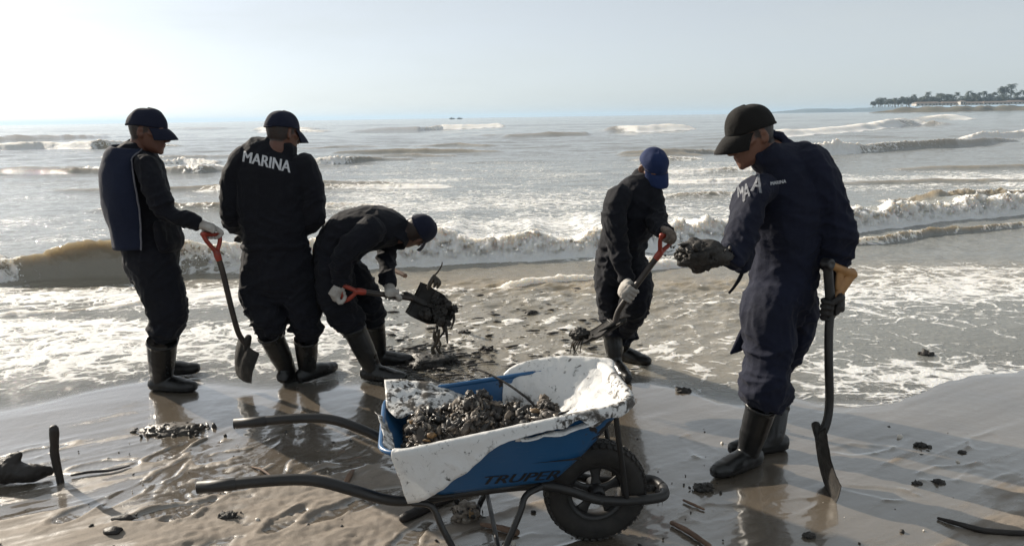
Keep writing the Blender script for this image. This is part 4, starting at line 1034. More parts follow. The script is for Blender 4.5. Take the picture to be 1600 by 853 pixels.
glove(p4, at(1043, 371, Y - .39), gb - ga, (-.2, -.6, 1), at(1040, 365, Y - .31), .0145, M['glove_dirty'], 1, 215, k=1.0)
glove(p4, at(984, 459, Y - .37), at(1010, 424, Y - .37) - at(978, 468, Y - .36), (-.55, -.6, .3), at(980, 437, Y - .29), .0175, M['glove_white'], 1, 235, k=1.05)
Y = 3.36
ga, gb = at(1293, 412, Y - .20), at(1330, 428, Y - .13)
yk = at(1298, 478, Y - .19)
sh5, _ = shovel('upright shovel with yellow wooden grip in the nearest worker\'s dark glove', (ga, gb), [yk, at(1295, 520, Y - .2), at(1295, 570, Y - .21), at(1296, 625, Y - .21), at(1292, 658, Y - .22), at(1281, 684, Y - .23)],
                G(1311, 782) + (0, 0, .006) - at(1281, 684, Y - .23), 16, M['black_tube'], .30, .21, .3, wood=M['wood_grip'], shaft_mat=M['black_tube'], sr=.0185, loc=(G(1306, 780)[0], Y - .22, 0), dish=.02)
glove(p5, at(1297, 484, Y - .195), (0, 0, 1), (.45, .7, .1), at(1309, 424, Y - .08), .0195, M['glove_dark'], 1, 215, k=1.12, cuff=.040)
glove(p5, at(1112, 404, Y - .36), (.6, -.6, .1), (-.1, -.4, 1), at(1138, 404, Y - .33), .020, M['glove_dark'], 1, 150, k=1.0, cuff=.036)

# ------------------------------------------------------------------ mud, weed and rubble
_ico = None
def ico(sub=2):
    bm = bmesh.new(); bmesh.ops.create_icosphere(bm, subdivisions=sub, radius=1.0)
    V = np.array([v.co[:] for v in bm.verts]); F = [tuple(v.index for v in f.verts) for f in bm.faces]; bm.free(); return V, np.array(F)
ICO1, ICO2, ICO3, ICO4 = ico(1), ico(2), ico(3), ico(4)
def lump(soup, c, r, seed, ic=ICO2, rough=.35, fr=1.6):
    V, F = ic; n = noise(V * fr + seed * 3.7) * rough + noise(V * fr * 2.7 + seed) * rough * .6
    R_ = Matrix.Rotation(seed * 2.3, 3, 'Z') @ Matrix.Rotation(seed * 1.3, 3, 'X'); R_ = np.array(R_)
    soup.add(np.asarray(c, float) + (V * (1 + n)[:, None] * np.asarray(r, float)) @ R_.T, F)
def shard(soup, c, r, rg):
    V, F = ICO1; n = 1 + .35 * noise(V * 1.9 + rg.uniform(0, 90)); q = rg.normal(size=(3, 3)); q, _ = np.linalg.qr(q)
    soup.add(np.asarray(c, float) + (V * n[:, None] * r * np.array([rg.uniform(.7, 1.5), rg.uniform(.45, 1.), rg.uniform(.18, .6)])) @ q.T, F)
def clump(name, c, r, n, mat, seed, label=None, cat=None, size=.02, kind=None, parent=None, core=True, group=None, flat=1.0, ic=ICO1):
    """one heap: a solid core with many lumps stuck to it"""
    rg = np.random.default_rng(seed); s = Soup(); c = np.asarray(c, float); r = np.asarray(r, float)
    if core:
        V, F = ICO4; k = 1 + .38 * noise(V * 1.7 + seed) + .22 * noise(V * 4 + seed) + .16 * (1 - 2 * np.abs(noise(V * 9 + seed))) + .08 * noise(V * 20 + seed); q = c + V * k[:, None] * r * .92; q[:, 2] = np.maximum(q[:, 2], -.01); s.add(q, F)
    for i in range(n):
        d = rg.normal(size=3); d /= np.linalg.norm(d); d[2] = abs(d[2]) * 1.0 - .15 * (r[2] > .03)
        q = c + d * r * (rg.uniform(.72, 1.0) if rg.random() < .8 else rg.uniform(1., 1.5) * np.array([1, 1, .2 if c[2] < .1 else .8])); q[2] = max(q[2], .002)
        shard(s, q, size * rg.choice([.35, .6, 1., 1.5], p=[.3, .35, .25, .1]), rg)
    o = s.obj(name, mat, parent); return tag(o, label, cat, group, kind)

# dark pile being dug, and mud sliding off the blades
g = G(672, 568)
clump('mud_pile', (g[0], g[1], .015), (.17, .15, .055), 190, M['mud'], 3, 'black heap of mud and weed under the bent worker\'s shovel', 'mud', .022)
s = Soup()
for i in range(30):
    a, b = rng.uniform(.08, .25), rng.uniform(-.08, .08); lump(s, bo + bd * a + bw * b + bn * (.012 + .02 * rng.random()), rng.uniform(.010, .030, 3), rng.uniform(0, 50), ICO3, .55, 2.4)
for i in range(7):
    a = bo + bd * rng.uniform(.18, .25) + bw * rng.uniform(-.06, .08); tube(s, [a, a + (rng.uniform(-.02, .02), 0, -.05), a + (rng.uniform(-.02, .02), 0, -rng.uniform(.08, .14))], [.012, .009, .005], (0, 1, 0), 6, 3)
tag(s.obj('mud_load', M['mud']), 'wet black mud clinging to the bent worker\'s shovel blade', 'mud')
s = Soup()
for k in range(5):
    x0, x1 = rng.uniform(676, 690), rng.uniform(672, 692); ys = np.linspace(515, 552, 6)
    tube(s, [at(x0 + (x1 - x0) * t + rng.uniform(-3, 3), yy, 4.42) for t, yy in zip(np.linspace(0, 1, 6), ys)], [rng.uniform(.003, .010) for _ in ys], (0, 1, 0), 6, 3)
tag(s.obj('dripping_weed', M['weed']), 'strands of wet weed dripping from the bent worker\'s shovel', 'seaweed')
s = Soup()
tube(s, [at(668, 449, 4.45), at(676, 434, 4.45), at(684, 425, 4.45), at(690, 415, 4.45), at(691, 410, 4.45)], [.007, .006, .005, .004, .003], (0, 1, 0), 6, 4)
for q in ((672, 447), (678, 449), (683, 450), (669, 452)): tube(s, [at(678, 430, 4.45), at(q[0] + 3, q[1] - 9, 4.44), at(q[0], q[1], 4.43)], [.006, .014, .006], (0, 1, 0), 6, 4)
tag(s.obj('weed_sprig', M['weed']), 'forked sprig of dark weed sticking up from the shovel blade', 'seaweed')
c = bo4 + bd4 * .22 + bn4 * .03
clump('weed_clump', c, (.05, .04, .035), 60, M['mud'], 9, 'dark tuft of weed on the tip of the angled shovel', 'seaweed', .011)
s = Soup()
for k in range(7):
    a = bo4 + bd4 * rng.uniform(.22, .27) + bw4 * rng.uniform(-.05, .05); tube(s, [a + (0, 0, .01), a + (-.015, 0, -.02), a + (rng.uniform(-.05, .02), 0, -rng.uniform(.06, .13))], [.004, .004, .002], (0, 1, 0), 5, 3)
tag(s.obj('hanging_weed', M['weed']), 'thin weed strands hanging off the angled shovel\'s tip', 'seaweed')
# clod in the nearest worker's hand
Yc = 3.36 - .38
clump('mud_clod', at(1092, 399, Yc), (.098, .075, .060), 420, M['mud'], 12, 'big dark clod of mud and shells held by the nearest worker', 'mud', .012, ic=ICO1)

def flecks():
    s = Soup(); rg = np.random.default_rng(5)
    for i in range(1000):
        px, py = rg.uniform(610, 1000), rg.uniform(452, 600)
        if rg.random() < .45: px, py = 672 + rg.normal() * 42, 566 + rg.normal() * 16
        if rg.random() > math.exp(-((px - 760) / 190) ** 2) + .1: continue
        g = G(px, py); r = rg.choice([.006, .012, .02, .03], p=[.4, .34, .18, .08]); q = rg.normal(size=3)
        V, F = ICO1; n = 1 + .4 * noise(V * 1.9 + rg.uniform(0, 90)); a = rg.uniform(-.5, .5); e = np.array([math.cos(a), math.sin(a), 0]); f = np.array([-e[1], e[0], 0])
        V = V * n[:, None] * r * (rg.uniform(1, 2.4), .6, .28); s.add(np.array([g[0], g[1], .012 + .2 * r]) + V[:, :1] * e + V[:, 1:2] * f + V[:, 2:] * np.array([0, 0, 1.]), F)
    tag(s.obj('floating_weed', M['mud']), 'dark scraps of weed and mud drifting in the churned shallows', 'weed', kind='stuff')
flecks()
# ------------------------------------------------------------------ wheelbarrow
BW = np.array([.31, 2.706, 0.]); BY = .129
bd_ = np.array([-math.cos(BY), -math.sin(BY), 0]); bn_ = np.array([-math.sin(BY), math.cos(BY), 0])
def B(a, b, z): return BW + bd_ * a + bn_ * b + np.array([0, 0, z])      # a towards the handles, b away from the camera
def onb(px, py, b):                       # point of the barrow's lengthwise plane b seen at a pixel
    d = ray(px, py); t = ((BW + bn_ * b - CAM) @ bn_) / (d @ bn_); return CAM + d * t
barrow = empty('wheelbarrow', BW, 'blue wheelbarrow with black tube frame, full of dark beach debris', 'wheelbarrow')
def rrect(a0, a1, hr, hf, rad, n=10):
    """rounded outline, rear half-width hr at a1, front half-width hf at a0"""
    P = []
    for (ca, cb, s0) in ((a1 - rad, hr - rad, 0), (a0 + rad, hf - rad, 90), (a0 + rad, -(hf - rad), 180), (a1 - rad, -(hr - rad), 270)):
        for k in range(n + 1):
            t = math.radians(s0 + 90 * k / n); P.append((ca + rad * math.cos(t), cb + rad * math.sin(t)))
    Q = np.array(P); Q = np.vstack([Q, Q[:1]]); L = np.concatenate([[0], np.cumsum(np.linalg.norm(np.diff(Q, axis=0), axis=1))]); t = np.linspace(0, L[-1], 97)[:-1]
    return np.stack([np.interp(t, L, Q[:, 0]), np.interp(t, L, Q[:, 1])], 1)
RIM = rrect(-.085, .800, .285, .240, .10); BOT = rrect(.16, .655, .200, .170, .07)
rimz = lambda a: .528 + (.632 - .528) * (.784 - a) / .855
def tray():
    lv = np.concatenate([np.linspace(0, 1, 13)]); Vo, Vi = [], []
    for t in lv:
        e = 1 - (1 - t) ** 1.0
        O = BOT * (1 - t) + RIM * t; bul = .012 * math.sin(math.pi * t)
        zb = .332 + .02 * (.655 - O[:, 0]) * .3
        z = zb * (1 - t) + rimz(O[:, 0]) * t - bul
        for (a, b), zz in zip(O, z): Vo.append(B(a, b, zz))
        cI = np.array([.36, 0])
        for (a, b), zz in zip(O, z):
            v = np.array([a, b]) - cI; v = v / np.linalg.norm(v) * .004; Vi.append(B(a - v[0], b - v[1], zz + .004 * (1 - t)))
    n = 96; k = len(lv); Vo, Vi = np.array(Vo), np.array(Vi); F = []
    for i in range(k - 1):
        for j in range(n):
            q = (i * n + j, i * n + (j + 1) % n, (i + 1) * n + (j + 1) % n, (i + 1) * n + j); F.append(q); F.append(tuple(k * n + w for w in q[::-1]))
    F.append(tuple(range(n - 1, -1, -1))); F.append(tuple(k * n + j for j in range(n)))
    V = np.vstack([Vo, Vi]); me = mesh_from(V, F)
    L = V - BW; a, b = L @ bd_, L @ bn_; z = V[:, 2]
    mud = np.exp(-((a - .03) / .075) ** 2 - ((z - .53) / .075) ** 2) * (b < 0) * .62
    mud = np.maximum(mud, (b > .12) * np.exp(-((a - .33) / .05) ** 2) * .45 * np.concatenate([np.zeros(len(Vo)), np.ones(len(Vi))]))
    mud = np.maximum(mud, .42 * np.exp(-((a - .12) / .05) ** 2 - ((z - .40) / .05) ** 2) * (b < 0))
    fattr(me, 'mud', mud)
    o = put(me, 'tray', M['tray'], barrow)
    s = Soup(); R_ = [B(a, b, rimz(a)) for a, b in RIM]; R_.append(R_[0]); tube(s, R_, [.0095] * len(R_), (0, 0, 1), 8, 1, cap=False)
    rm = s.mesh(); fattr(rm, 'mud', np.full(len(rm.vertices), .12)); put(rm, 'rolled_rim', M['tray'], o)
    return o
tr = tray()
bv = bvh_of(tr); tv, tf = text_mesh('TRUPER', .0, 3, .25)
decal('lettering', [(quad_map(v_, (759, 744.5), (876, 734), (755, 757), (871, 748)), f_) for v_, f_ in bold(tv, tf, .008)], bv, M['decal'], tr, .0015)
# two tubes: handles, rails under the tray, running to the bumper loop in front of the wheel
for sg in (-1, 1):
    s = Soup(); tube(s, [B(1.386, sg * .264, .458), B(1.16, sg * .264, .464), B(1.02, sg * .262, .452), B(.90, sg * .255, .405), B(.78, sg * .232, .345), B(.67, sg * .185, .312), B(.48, sg * .135, .303), B(.26, sg * .105, .292), B(.13, sg * .092, .255), B(.02, sg * .086, .205), B(-.10, sg * .084, .186), B(-.22, sg * .080, .185), B(-.262, sg * .055, .185), B(-.275, 0, .185)],
                     [.0195] * 4 + [.0185] * 10, (0, 0, 1), 14, 4, round_cap=False); o = s.obj('handle_tube', M['black_tube'], barrow)
    e = nrm(B(1.386, 0, .458) - B(1.16, 0, .464)); s = Soup(); lathe(s, B(1.386, sg * .264, .458), e, [(.0165, .002), (.0205, .002), (.0205, -.12), (.0192, -.122)], 18); s.obj('hand_grip', M['black_tube'], o)
    # V-shaped stand
    s = Soup(); tube(s, [B(.70, sg * .215, .318), B(.635, sg * .215, .300), B(.60, sg * .232, .22), B(.53, sg * .252, .07), B(.505, sg * .256, .016), B(.445, sg * .256, .014), B(.415, sg * .252, .07), B(.33, sg * .215, .235), B(.30, sg * .19, .298), B(.24, sg * .16, .312)], [(.012, .012)] * 10, (0, 1, 0), 10, 4); s.obj('leg', M['black_tube'], barrow)
    s = Soup(); tube(s, [B(-.045, sg * .115, .565), B(-.06, sg * .112, .45), B(-.085, sg * .098, .30), B(-.10, sg * .092, .20)], [(.010, .005)] * 4, (0, 1, 0), 8, 4); s.obj('nose_strut', M['black_tube'], barrow)
s = Soup(); tube(s, [B(.40, -.25, .09), B(.40, .25, .09)], [.009, .009], (0, 0, 1), 8, 2); s.obj('leg_brace', M['black_tube'], barrow)
s = Soup(); box(s, B(.60, 0, .322), (.045, .20, .006), [bd_, bn_, (0, 0, 1)]); s.obj('cross_plate', M['black_tube'], barrow)
s = Soup(); box(s, B(.26, 0, .324), (.035, .15, .006), [bd_, bn_, (0, 0, 1)]); s.obj('cross_plate', M['black_tube'], barrow)
# wheel
wc = B(0, 0, .2); wheel = empty('wheel', wc - BW); wheel.parent = barrow
prof = [(.112, -.030), (.118, -.042), (.140, -.050), (.165, -.050), (.184, -.044), (.195, -.030), (.199, -.012), (.199, .012), (.195, .030), (.184, .044), (.165, .050), (.140, .050), (.118, .042), (.112, .030)]
s = Soup(); lathe(s, wc, bn_, prof, 72)
ty = s.obj('tyre', M['tyre'], wheel)
s = Soup()
for k in range(44):
    a = 2 * math.pi * k / 44; rd = bd_ * math.cos(a) + np.array([0, 0, math.sin(a)]); tg = -bd_ * math.sin(a) + np.array([0, 0, math.cos(a)])
    for j, (o_, r_) in enumerate(((-.036, .1915), (-.012, .1985), (.012, .1985), (.036, .1915))):
        sk = tg * .010 * (1 if j % 2 else -1); nn = nrm(rd + bn_ * (o_ * 9 if abs(o_) > .02 else 0))
        box(s, wc + rd * r_ + bn_ * o_ + sk, (.0035, .0095, .0088), [nn, nrm(np.cross(nn, tg)), tg])
s.obj('tread', M['tyre'], ty, False)
s = Soup(); lathe(s, wc, bn_, [(.098, -.026), (.117, -.034), (.121, -.030), (.104, -.018), (.104, .018), (.121, .030), (.117, .034), (.098, .026)], 48)
for k in range(5):
    a = 2 * math.pi * k / 5 + .3; rd = bd_ * math.cos(a) + np.array([0, 0, math.sin(a)]); tg = -bd_ * math.sin(a) + np.array([0, 0, math.cos(a)])
    tube(s, [wc + rd * .02 - bn_ * .012, wc + rd * .06 - bn_ * .008, wc + rd * .103 - bn_ * .006], [(.022, .006), (.017, .006), (.030, .006)], bn_, 10, 3, round_cap=False)
lathe(s, wc, bn_, [(.010, -.055), (.026, -.055), (.034, -.020), (.034, .020), (.026, .055), (.010, .055)], 24)
s.obj('rim', M['rim'], wheel)
s = Soup(); tube(s, [wc - bn_ * .105, wc + bn_ * .105], [.009, .009], (0, 0, 1), 10, 1, round_cap=False); s.obj('axle', M['rim'], wheel)

# white torn sack lining the tray
sack = empty('torn_sack', B(.3, 0, .5), 'torn white plastic sack lining the wheelbarrow, mud-spattered, hanging over its rim', 'sack')
def ruled(name, T, Lw, mat, nv=14, sag=.0, seed=0, amp=.006, sub=6):
    T = spline(np.array([onb(*q) for q in T]), sub); Lw = spline(np.array([onb(*q) for q in Lw]), sub); n = len(T); V = []
    t = np.linspace(0, 1, nv)[:, None, None]
    P = T[None] * (1 - t) + Lw[None] * t; nn = np.cross(np.gradient(P, axis=1), np.gradient(P, axis=0)); nn /= np.maximum(np.linalg.norm(nn, axis=2, keepdims=True), 1e-9)
    q = P.reshape(-1, 3)
    cr = (1 - 2 * np.abs(noise(q * 9 + seed))) * .9 + .7 * (1 - 2 * np.abs(noise(q * 19 + seed + 4))) + .35 * noise(q * 50 + seed)
    P = P + nn * ((amp * cr).reshape(nv, n, 1) - sag * 4 * t * (1 - t)) 
    o = put(mesh_from(P.reshape(-1, 3), grid_faces(nv, n)), name, mat, sack); md = o.modifiers.new('thick', 'SOLIDIFY'); md.thickness = .0015; return o
# folded over the rim along the near side and round the nose
def rim_fold(name, mat, s0, s1, drop, inner, seed, amp=.007):
    i = np.linspace(s0, s1, 150) % 96; I = np.floor(i).astype(int); f = (i - I)[:, None]; O = RIM[I] * (1 - f) + RIM[(I + 1) % 96] * f
    T = np.gradient(O, axis=0); T /= np.linalg.norm(T, axis=1)[:, None]; N2 = np.stack([T[:, 1], -T[:, 0]], 1); N2 *= np.sign((N2 * (O - (.36, 0))).sum(1))[:, None]
    V = []; D = np.array([drop(a, b) for a, b in O])
    prof = [(-inner, -.06), (-inner * .6, -.028), (-.018, .004), (-.008, .0135), (.004, .0145), (.0135, .008), (.0165, -.006)]
    for k, (o_, z_) in enumerate(prof): V.append(np.array([B(a + n_[0] * o_, b + n_[1] * o_, rimz(a) + z_) for (a, b), n_ in zip(O, N2)]))
    for t in np.linspace(.1, 1, 10):
        V.append(np.array([B(a + n_[0] * (.0175 + .010 * t * min(1, d / .1)), b + n_[1] * (.0175 + .010 * t * min(1, d / .1)), rimz(a) - .006 - d * t) - bd_ * (.062 * t * max(0, (a - .55) / .23) * (d > .06)) for (a, b), n_, d in zip(O, N2, D)]))
    V = np.array(V); q = V.reshape(-1, 3); cr = (1 - 2 * np.abs(noise(q * 11 + seed))) + .6 * (1 - 2 * np.abs(noise(q * 24 + seed))); w = np.concatenate([np.full(4, .5), np.full(3, .4), np.linspace(.3, 1, 10)])[:, None]
    nn = np.array([bd_ * a[0] + bn_ * a[1] for a in N2])[None]
    V = V + nn * np.abs(amp * w * cr.reshape(17, -1))[..., None] + np.array([0, 0, .5]) * (amp * .6 * cr.reshape(17, -1))[..., None] * (w[..., None] < .45)
    o = put(mesh_from(V.reshape(-1, 3), grid_faces(17, 150)), name, mat, sack); md = o.modifiers.new('thick', 'SOLIDIFY'); md.thickness = .0014; return o
_arc = np.argmin(((RIM - (.772, -.275)) ** 2).sum(1)); _front = np.argmin(((RIM - (.20, -.27)) ** 2).sum(1)); _nose = np.argmin(((RIM - (-.085, .05)) ** 2).sum(1))
dn_ = lambda a, b: float(np.interp(a, [.24, .30, .40, .441, .509, .60, .651, .72, .80], [.010, .012, .022, .040, .090, .125, .142, .160, .166]))
dm_ = lambda a, b: .016 + .012 * math.sin(a * 31) + .010 * math.sin(a * 67 + b * 40)
def order(i0, i1):                         # walk the rim the short way
    d = (i1 - i0 + 48) % 96 - 48; return i0, i0 + d
s0_, s1_ = order(_arc, _front); rim_fold('outer_flap', M['sheet'], s0_, s1_, dn_, .085, 1)
s0_, s1_ = order(_front, _nose); rim_fold('nose_fold', M['sheet_dirty'], s0_, s1_, dm_, .05, 2, .003)
_farf = np.argmin(((RIM - (.14, .265)) ** 2).sum(1)); s0_, s1_ = order(_nose, _farf); rim_fold('far_fold', M['sheet'], s0_, s1_, lambda a, b: .02 + .010 * math.sin(a * 40), .05, 7, .003)
# front: standing up past the rim and folded round the nose
ruled('front_flap', [(787, 583, .275), (804, 570, .28), (834, 561, .275), (865, 556, .265), (895, 555, .25), (930, 557, .22), (957, 561, .185), (961, 585, .09), (981, 607, -.06), (981, 624, -.19), (938, 654, -.262), (883, 677, -.285), (815, 688, -.290)],
      [(785, 646, .20), (795, 648, .19), (810, 650, .17), (822, 652, .15), (838, 654, .13), (855, 656, .10), (868, 658, .06), (880, 660, .02), (886, 662, -.04), (886, 665, -.10), (876, 669, -.17), (850, 676, -.23), (805, 689, -.27)], M['sheet'], 18, .01, 3, .0065, 8)
# far rear corner, badly stained
ruled('stained_flap', [(601, 591, .275), (625, 592, .285), (650, 594, .285), (677, 596, .285), (697, 605, .27), (730, 617, .24), (757, 627, .20)],
      [(603, 638, .14), (621, 651, .08), (645, 645, .10), (668, 640, .12), (690, 640, .13), (725, 641, .14), (757, 640, .14)], M['sheet_dirty'], 14, 0, 5, .006)
ruled('rear_scrap', [(584, 644, .05), (590, 654, .0), (594, 668, -.07), (598, 690, -.17), (600, 708, -.25)],
      [(600, 655, .06), (606, 668, .0), (611, 682, -.07), (615, 695, -.15), (618, 708, -.22)], M['sheet_dirty'], 8, 0, 6, .006)

# the load: a heap of clods, shells and gravel
def load():
    n = 64; u = np.linspace(0, 1, n); A, Bb = np.meshgrid(np.linspace(.10, .735, n), np.linspace(-.21, .21, n)); a, b = A.ravel(), Bb.ravel()
    e = np.minimum(1, np.maximum(0, 1 - (np.abs(b) / (.215 - .04 * (1 - (a - .10) / .58))) ** 4)) * sst(0, .10, a - .09) * sst(.735, .66, a)
    z = .43 + e * (.100 + .055 * fbm2(a, b, 5., 5., 2., 4, .6) + .02 * np.abs(fbm2(a, b, 14., 14., 3., 3)))
    P = np.array([B(i, j, k) for i, j, k in zip(a, b, z)]); base = mesh_from(P, grid_faces(n, n))
    heap = tag(put(base, 'debris_heap', M['clod']), 'heap of dark oily gravel, shells and clods filling the wheelbarrow tray', 'debris', kind='stuff')
    s = Soup(); k = 0
    idx = rng.choice(np.flatnonzero(e > .12), 2100, replace=True)
    mats = []
    for i in idx:
        r = rng.choice([.005, .008, .012, .018, .027], p=[.34, .34, .20, .10, .02]) * rng.uniform(.8, 1.25); shard(s, P[i] + (0, 0, r * .35), r * 1.15, rng)
    me = s.mesh(); rr = rng.random(len(idx)); 
    put(me, 'clods', M['clods'], heap)
    heap.children[0]['kind'] = 'stuff'
def clods_mat():
    t = NT('clods'); g = t.n('NewGeometry'); rp = g.outputs['Random Per Island']
    r = t.n('ValToRGB'); t.l(rp, r.inputs[0]); cr = r.color_ramp; cr.interpolation = 'CONSTANT'
    for p_, c_ in ((0, (.014, .013, .012)), (.26, (.028, .024, .021)), (.48, (.058, .048, .040)), (.70, (.12, .095, .072)), (.86, (.19, .155, .12)), (.94, (.21, .13, .06)), (.97, (.28, .25, .21))):
        el = cr.elements.new(p_) if p_ else cr.elements[0]; el.color = c_ + (1,)
    cr.elements.remove(cr.elements[-1])
    t.base(t.mix(t.rng(t.noise(50, 4), .4, .7, 0, .6), r.outputs[0], (.014, .012, .011))); t.rough(t.rng(t.noise(25, 3), .35, .65, .22, .75)); t.bump(t.noise(90, 5, .65), .7, .004); return t.m
M['clods'] = clods_mat()
load()
s = Soup(); tube(s, [onb(738, 575, .24), onb(757, 581, .20), onb(785, 595, .14), onb(812, 613, .08), onb(832, 630, .04), onb(842, 650, .02)], [.0035, .004, .0045, .005, .005, .005], (0, 1, 0), 8, 5)
tag(s.obj('bent_twig', M['drift']), 'long thin bent twig sticking out of the barrow load', 'twig')
s = Soup(); tube(s, [onb(858, 655, .0), onb(873, 648, .0), onb(889, 641, -.02)], [.005, .0045, .003], (0, 1, 0), 8, 4); tag(s.obj('short_twig', M['drift']), 'short dark twig poking from the load near the white fold', 'twig')
clump('mud_ball', onb(858, 640, .03), (.036, .032, .03), 50, M['mud'], 31, 'round dark mud ball at the front of the barrow load', 'mud', .010)

# ------------------------------------------------------------------ things lying on the sand
def stick(name, pts, rad, mat, label, cat='stick', sub=6, seed=1., rough=.18, group=None):
    s = Soup(); tube(s, pts, rad, (.3, 1, .5), 12, sub); V = np.array(s.V); c = V.mean(0)
    V = V + (noise(V * (40, 40, 22) + seed) * rough * np.mean([np.mean(r) for r in rad]))[:, None] * nrm_rows(V, pts); s.V = [tuple(v) for v in V]
    return tag(s.obj(name, mat), label, cat, group)
def nrm_rows(V, pts):
    P = spline(np.asarray(pts, float), 8); o = np.empty_like(V)
    for i, v in enumerate(V): o[i] = nrm(v - P[np.argmin(((P - v) ** 2).sum(1))])
    return o
b0 = G(94, 750); t0 = at(83, 669, b0[1])
stick('upright_stick', [b0 - (0, 0, .08), b0, b0 + (t0 - b0) * .5 + (-.008, 0, 0), t0 + (.002, 0, -.02), t0], [.018, .018, .019, .021, .019], M['drift'], 'dark stick standing upright in the sand with a long shadow')
s = Soup(); g = G(28, 752)
tube(s, [G(-70, 752) + (0, 0, .035), G(-30, 752) + (0, 0, .045), G(15, 752) + (0, 0, .05), G(50, 752) + (0, 0, .045), G(76, 747) + (0, 0, .035)], [.040, .048, .050, .042, .028], (0, 1, 0), 16, 5)
tube(s, [G(5, 750) + (0, 0, .06), G(25, 748) + (0, 0, .095), G(36, 747) + (0, 0, .115)], [.045, .034, .018], (0, 1, 0), 12, 4)
V, F, N = remesh(s, .006, 3); V = V + N * (.010 * noise(V * (10, 24, 24)) + .004 * noise(V * 50))[:, None]; V[:, 2] = np.maximum(V[:, 2], -.005)
tag(put(mesh_from(V, F), 'driftwood_log', M['drift']), 'black waterlogged driftwood stump at the left edge', 'driftwood')
g = G(272, 672); clump('sand_mound', (g[0], g[1], .0), (.155, .075, .028), 130, M['clod'], 41, 'low crumbly mound of dug sand beside the left worker\'s boots', 'mound', .016)
stick('thin_twig', [G(112, 744) + (0, 0, .006), G(140, 740) + (0, 0, .010), G(172, 737) + (0, 0, .008), G(203, 729) + (0, 0, .005)], [.005, .007, .006, .003], M['drift'], 'thin dark twig lying right of the upright stick', 'twig')
for (a, b, r, lb) in ((192, 812, (.050, .020, .016), 'flat dark pebble at the tip of the stick\'s shadow'), (177, 834, (.038, .026, .022), 'rounded black pebble near the bottom left'), (300, 843, (.0, 0, 0), '')):
    if r[0]: s = Soup(); g = G(a, b); lump(s, (g[0], g[1], r[2] * .4), (1, 1, 1), 0, ICO3, .0); V = np.array(s.V) - (g[0], g[1], r[2] * .4); V = V * (1 + .25 * noise(V * 1.5 + a))[:, None] * r + (g[0], g[1], r[2] * .4); s.V = [tuple(v) for v in V]; tag(s.obj('pebble', M['drift']), lb, 'pebble', 'dark pebbles on the sand')
stick('dark_log', [G(630, 816) + (0, 0, .020), G(660, 803) + (0, 0, .022), G(700, 783) + (0, 0, .024), G(745, 762) + (0, 0, .022)], [.020, .024, .023, .018], M['drift'], 'dark wet log lying beneath the wheelbarrow', 'driftwood')
g = G(729, 808); clump('shell_clump', (g[0], g[1], .022), (.058, .05, .040), 150, M['clods'], 51, 'clump of dark mussels and gravel between the wheelbarrow legs', 'shells', .014)
stick('broken_stick', [G(752, 822) + (0, 0, .010), G(780, 828) + (0, 0, .012), G(808, 836) + (0, 0, .012)], [.008, .012, .014], M['twig'], 'broken pale stick beside the shell clump under the barrow')
stick('brown_twig', [G(1050, 820) + (0, 0, .010), G(1075, 834) + (0, 0, .012), G(1108, 856) + (0, 0, .010)], [.010, .011, .010], M['twig'], 'reddish brown twig at the bottom edge right of the wheel', 'twig')
stick('dark_branch', [G(1466, 812) + (0, 0, .008), G(1500, 823) + (0, 0, .012), G(1545, 834) + (0, 0, .012), G(1620, 838) + (0, 0, .012)], [.006, .010, .012, .010], M['drift'], 'thin dark branch in the bottom right corner')
stick('small_twig', [G(1068, 783) + (0, 0, .006), G(1082, 790) + (0, 0, .008), G(1100, 797) + (0, 0, .005)], [.005, .006, .004], M['twig'], 'small twig on the sand just right of the wheel', 'twig')
stick('pale_twig', [G(394, 731) + (0, 0, .006), G(410, 737) + (0, 0, .010), G(428, 749) + (0, 0, .006)], [.004, .0055, .004], M['twig'], 'pale twig between the two wheelbarrow handles', 'twig')
stick('bark_chip', [G(540, 757) + (0, 0, .010), G(546, 749) + (0, 0, .018), G(552, 740) + (0, 0, .016)], [.010, .013, .008], M['twig'], 'upright chip of bark near the front handle', 'bark')
stick('floating_stick', [at(598, 412, 6.1), at(614, 421, 6.0), at(633, 431, 5.9)], [.014, .018, .018], M['twig'], 'brown stick slanting up from the shallows behind the bent worker')
for i, (a, b, r, n, lb) in enumerate(((290, 790, .0, 0, ''), (1068, 612, .040, 40, 'small black weed tuft at the water\'s edge'), (1438, 698, .034, 26, 'small dark lump on the wet sand at right'), (1503, 708, .020, 10, 'tiny dark lump right of the white shell'), (1433, 757, .022, 16, 'small dark clod in the right foreground'), (1467, 755, .028, 16, 'round brown clod in the right foreground'),
        (1098, 764, .040, 36, 'crumbled dark clods between the wheel and the near boot'), (1447, 555, .05, 22, 'dark weed lump awash at the right'), (725, 522, .045, 30, 'dark weed lump awash beside the mud heap'), (830, 490, .055, 30, 'flat weed lump awash left of the blue-capped worker'),
        (355, 808, .035, 40, 'glistening black weed patch near the front handle'), (1015, 762, .045, 30, 'sandy clod just in front of the wheel'), (760, 548, .05, 30, 'scatter of black weed right of the mud heap'), (1264, 838, .024, 8, 'dark splinter at the bottom edge'))):
    if n: g = G(a, b); clump('weed_lump', (g[0], g[1], .006), (r, r * .7, r * .42), n, M['mud'], 100 + i, lb, 'weed', r * .32, group='dark lumps of weed and mud on the shore')
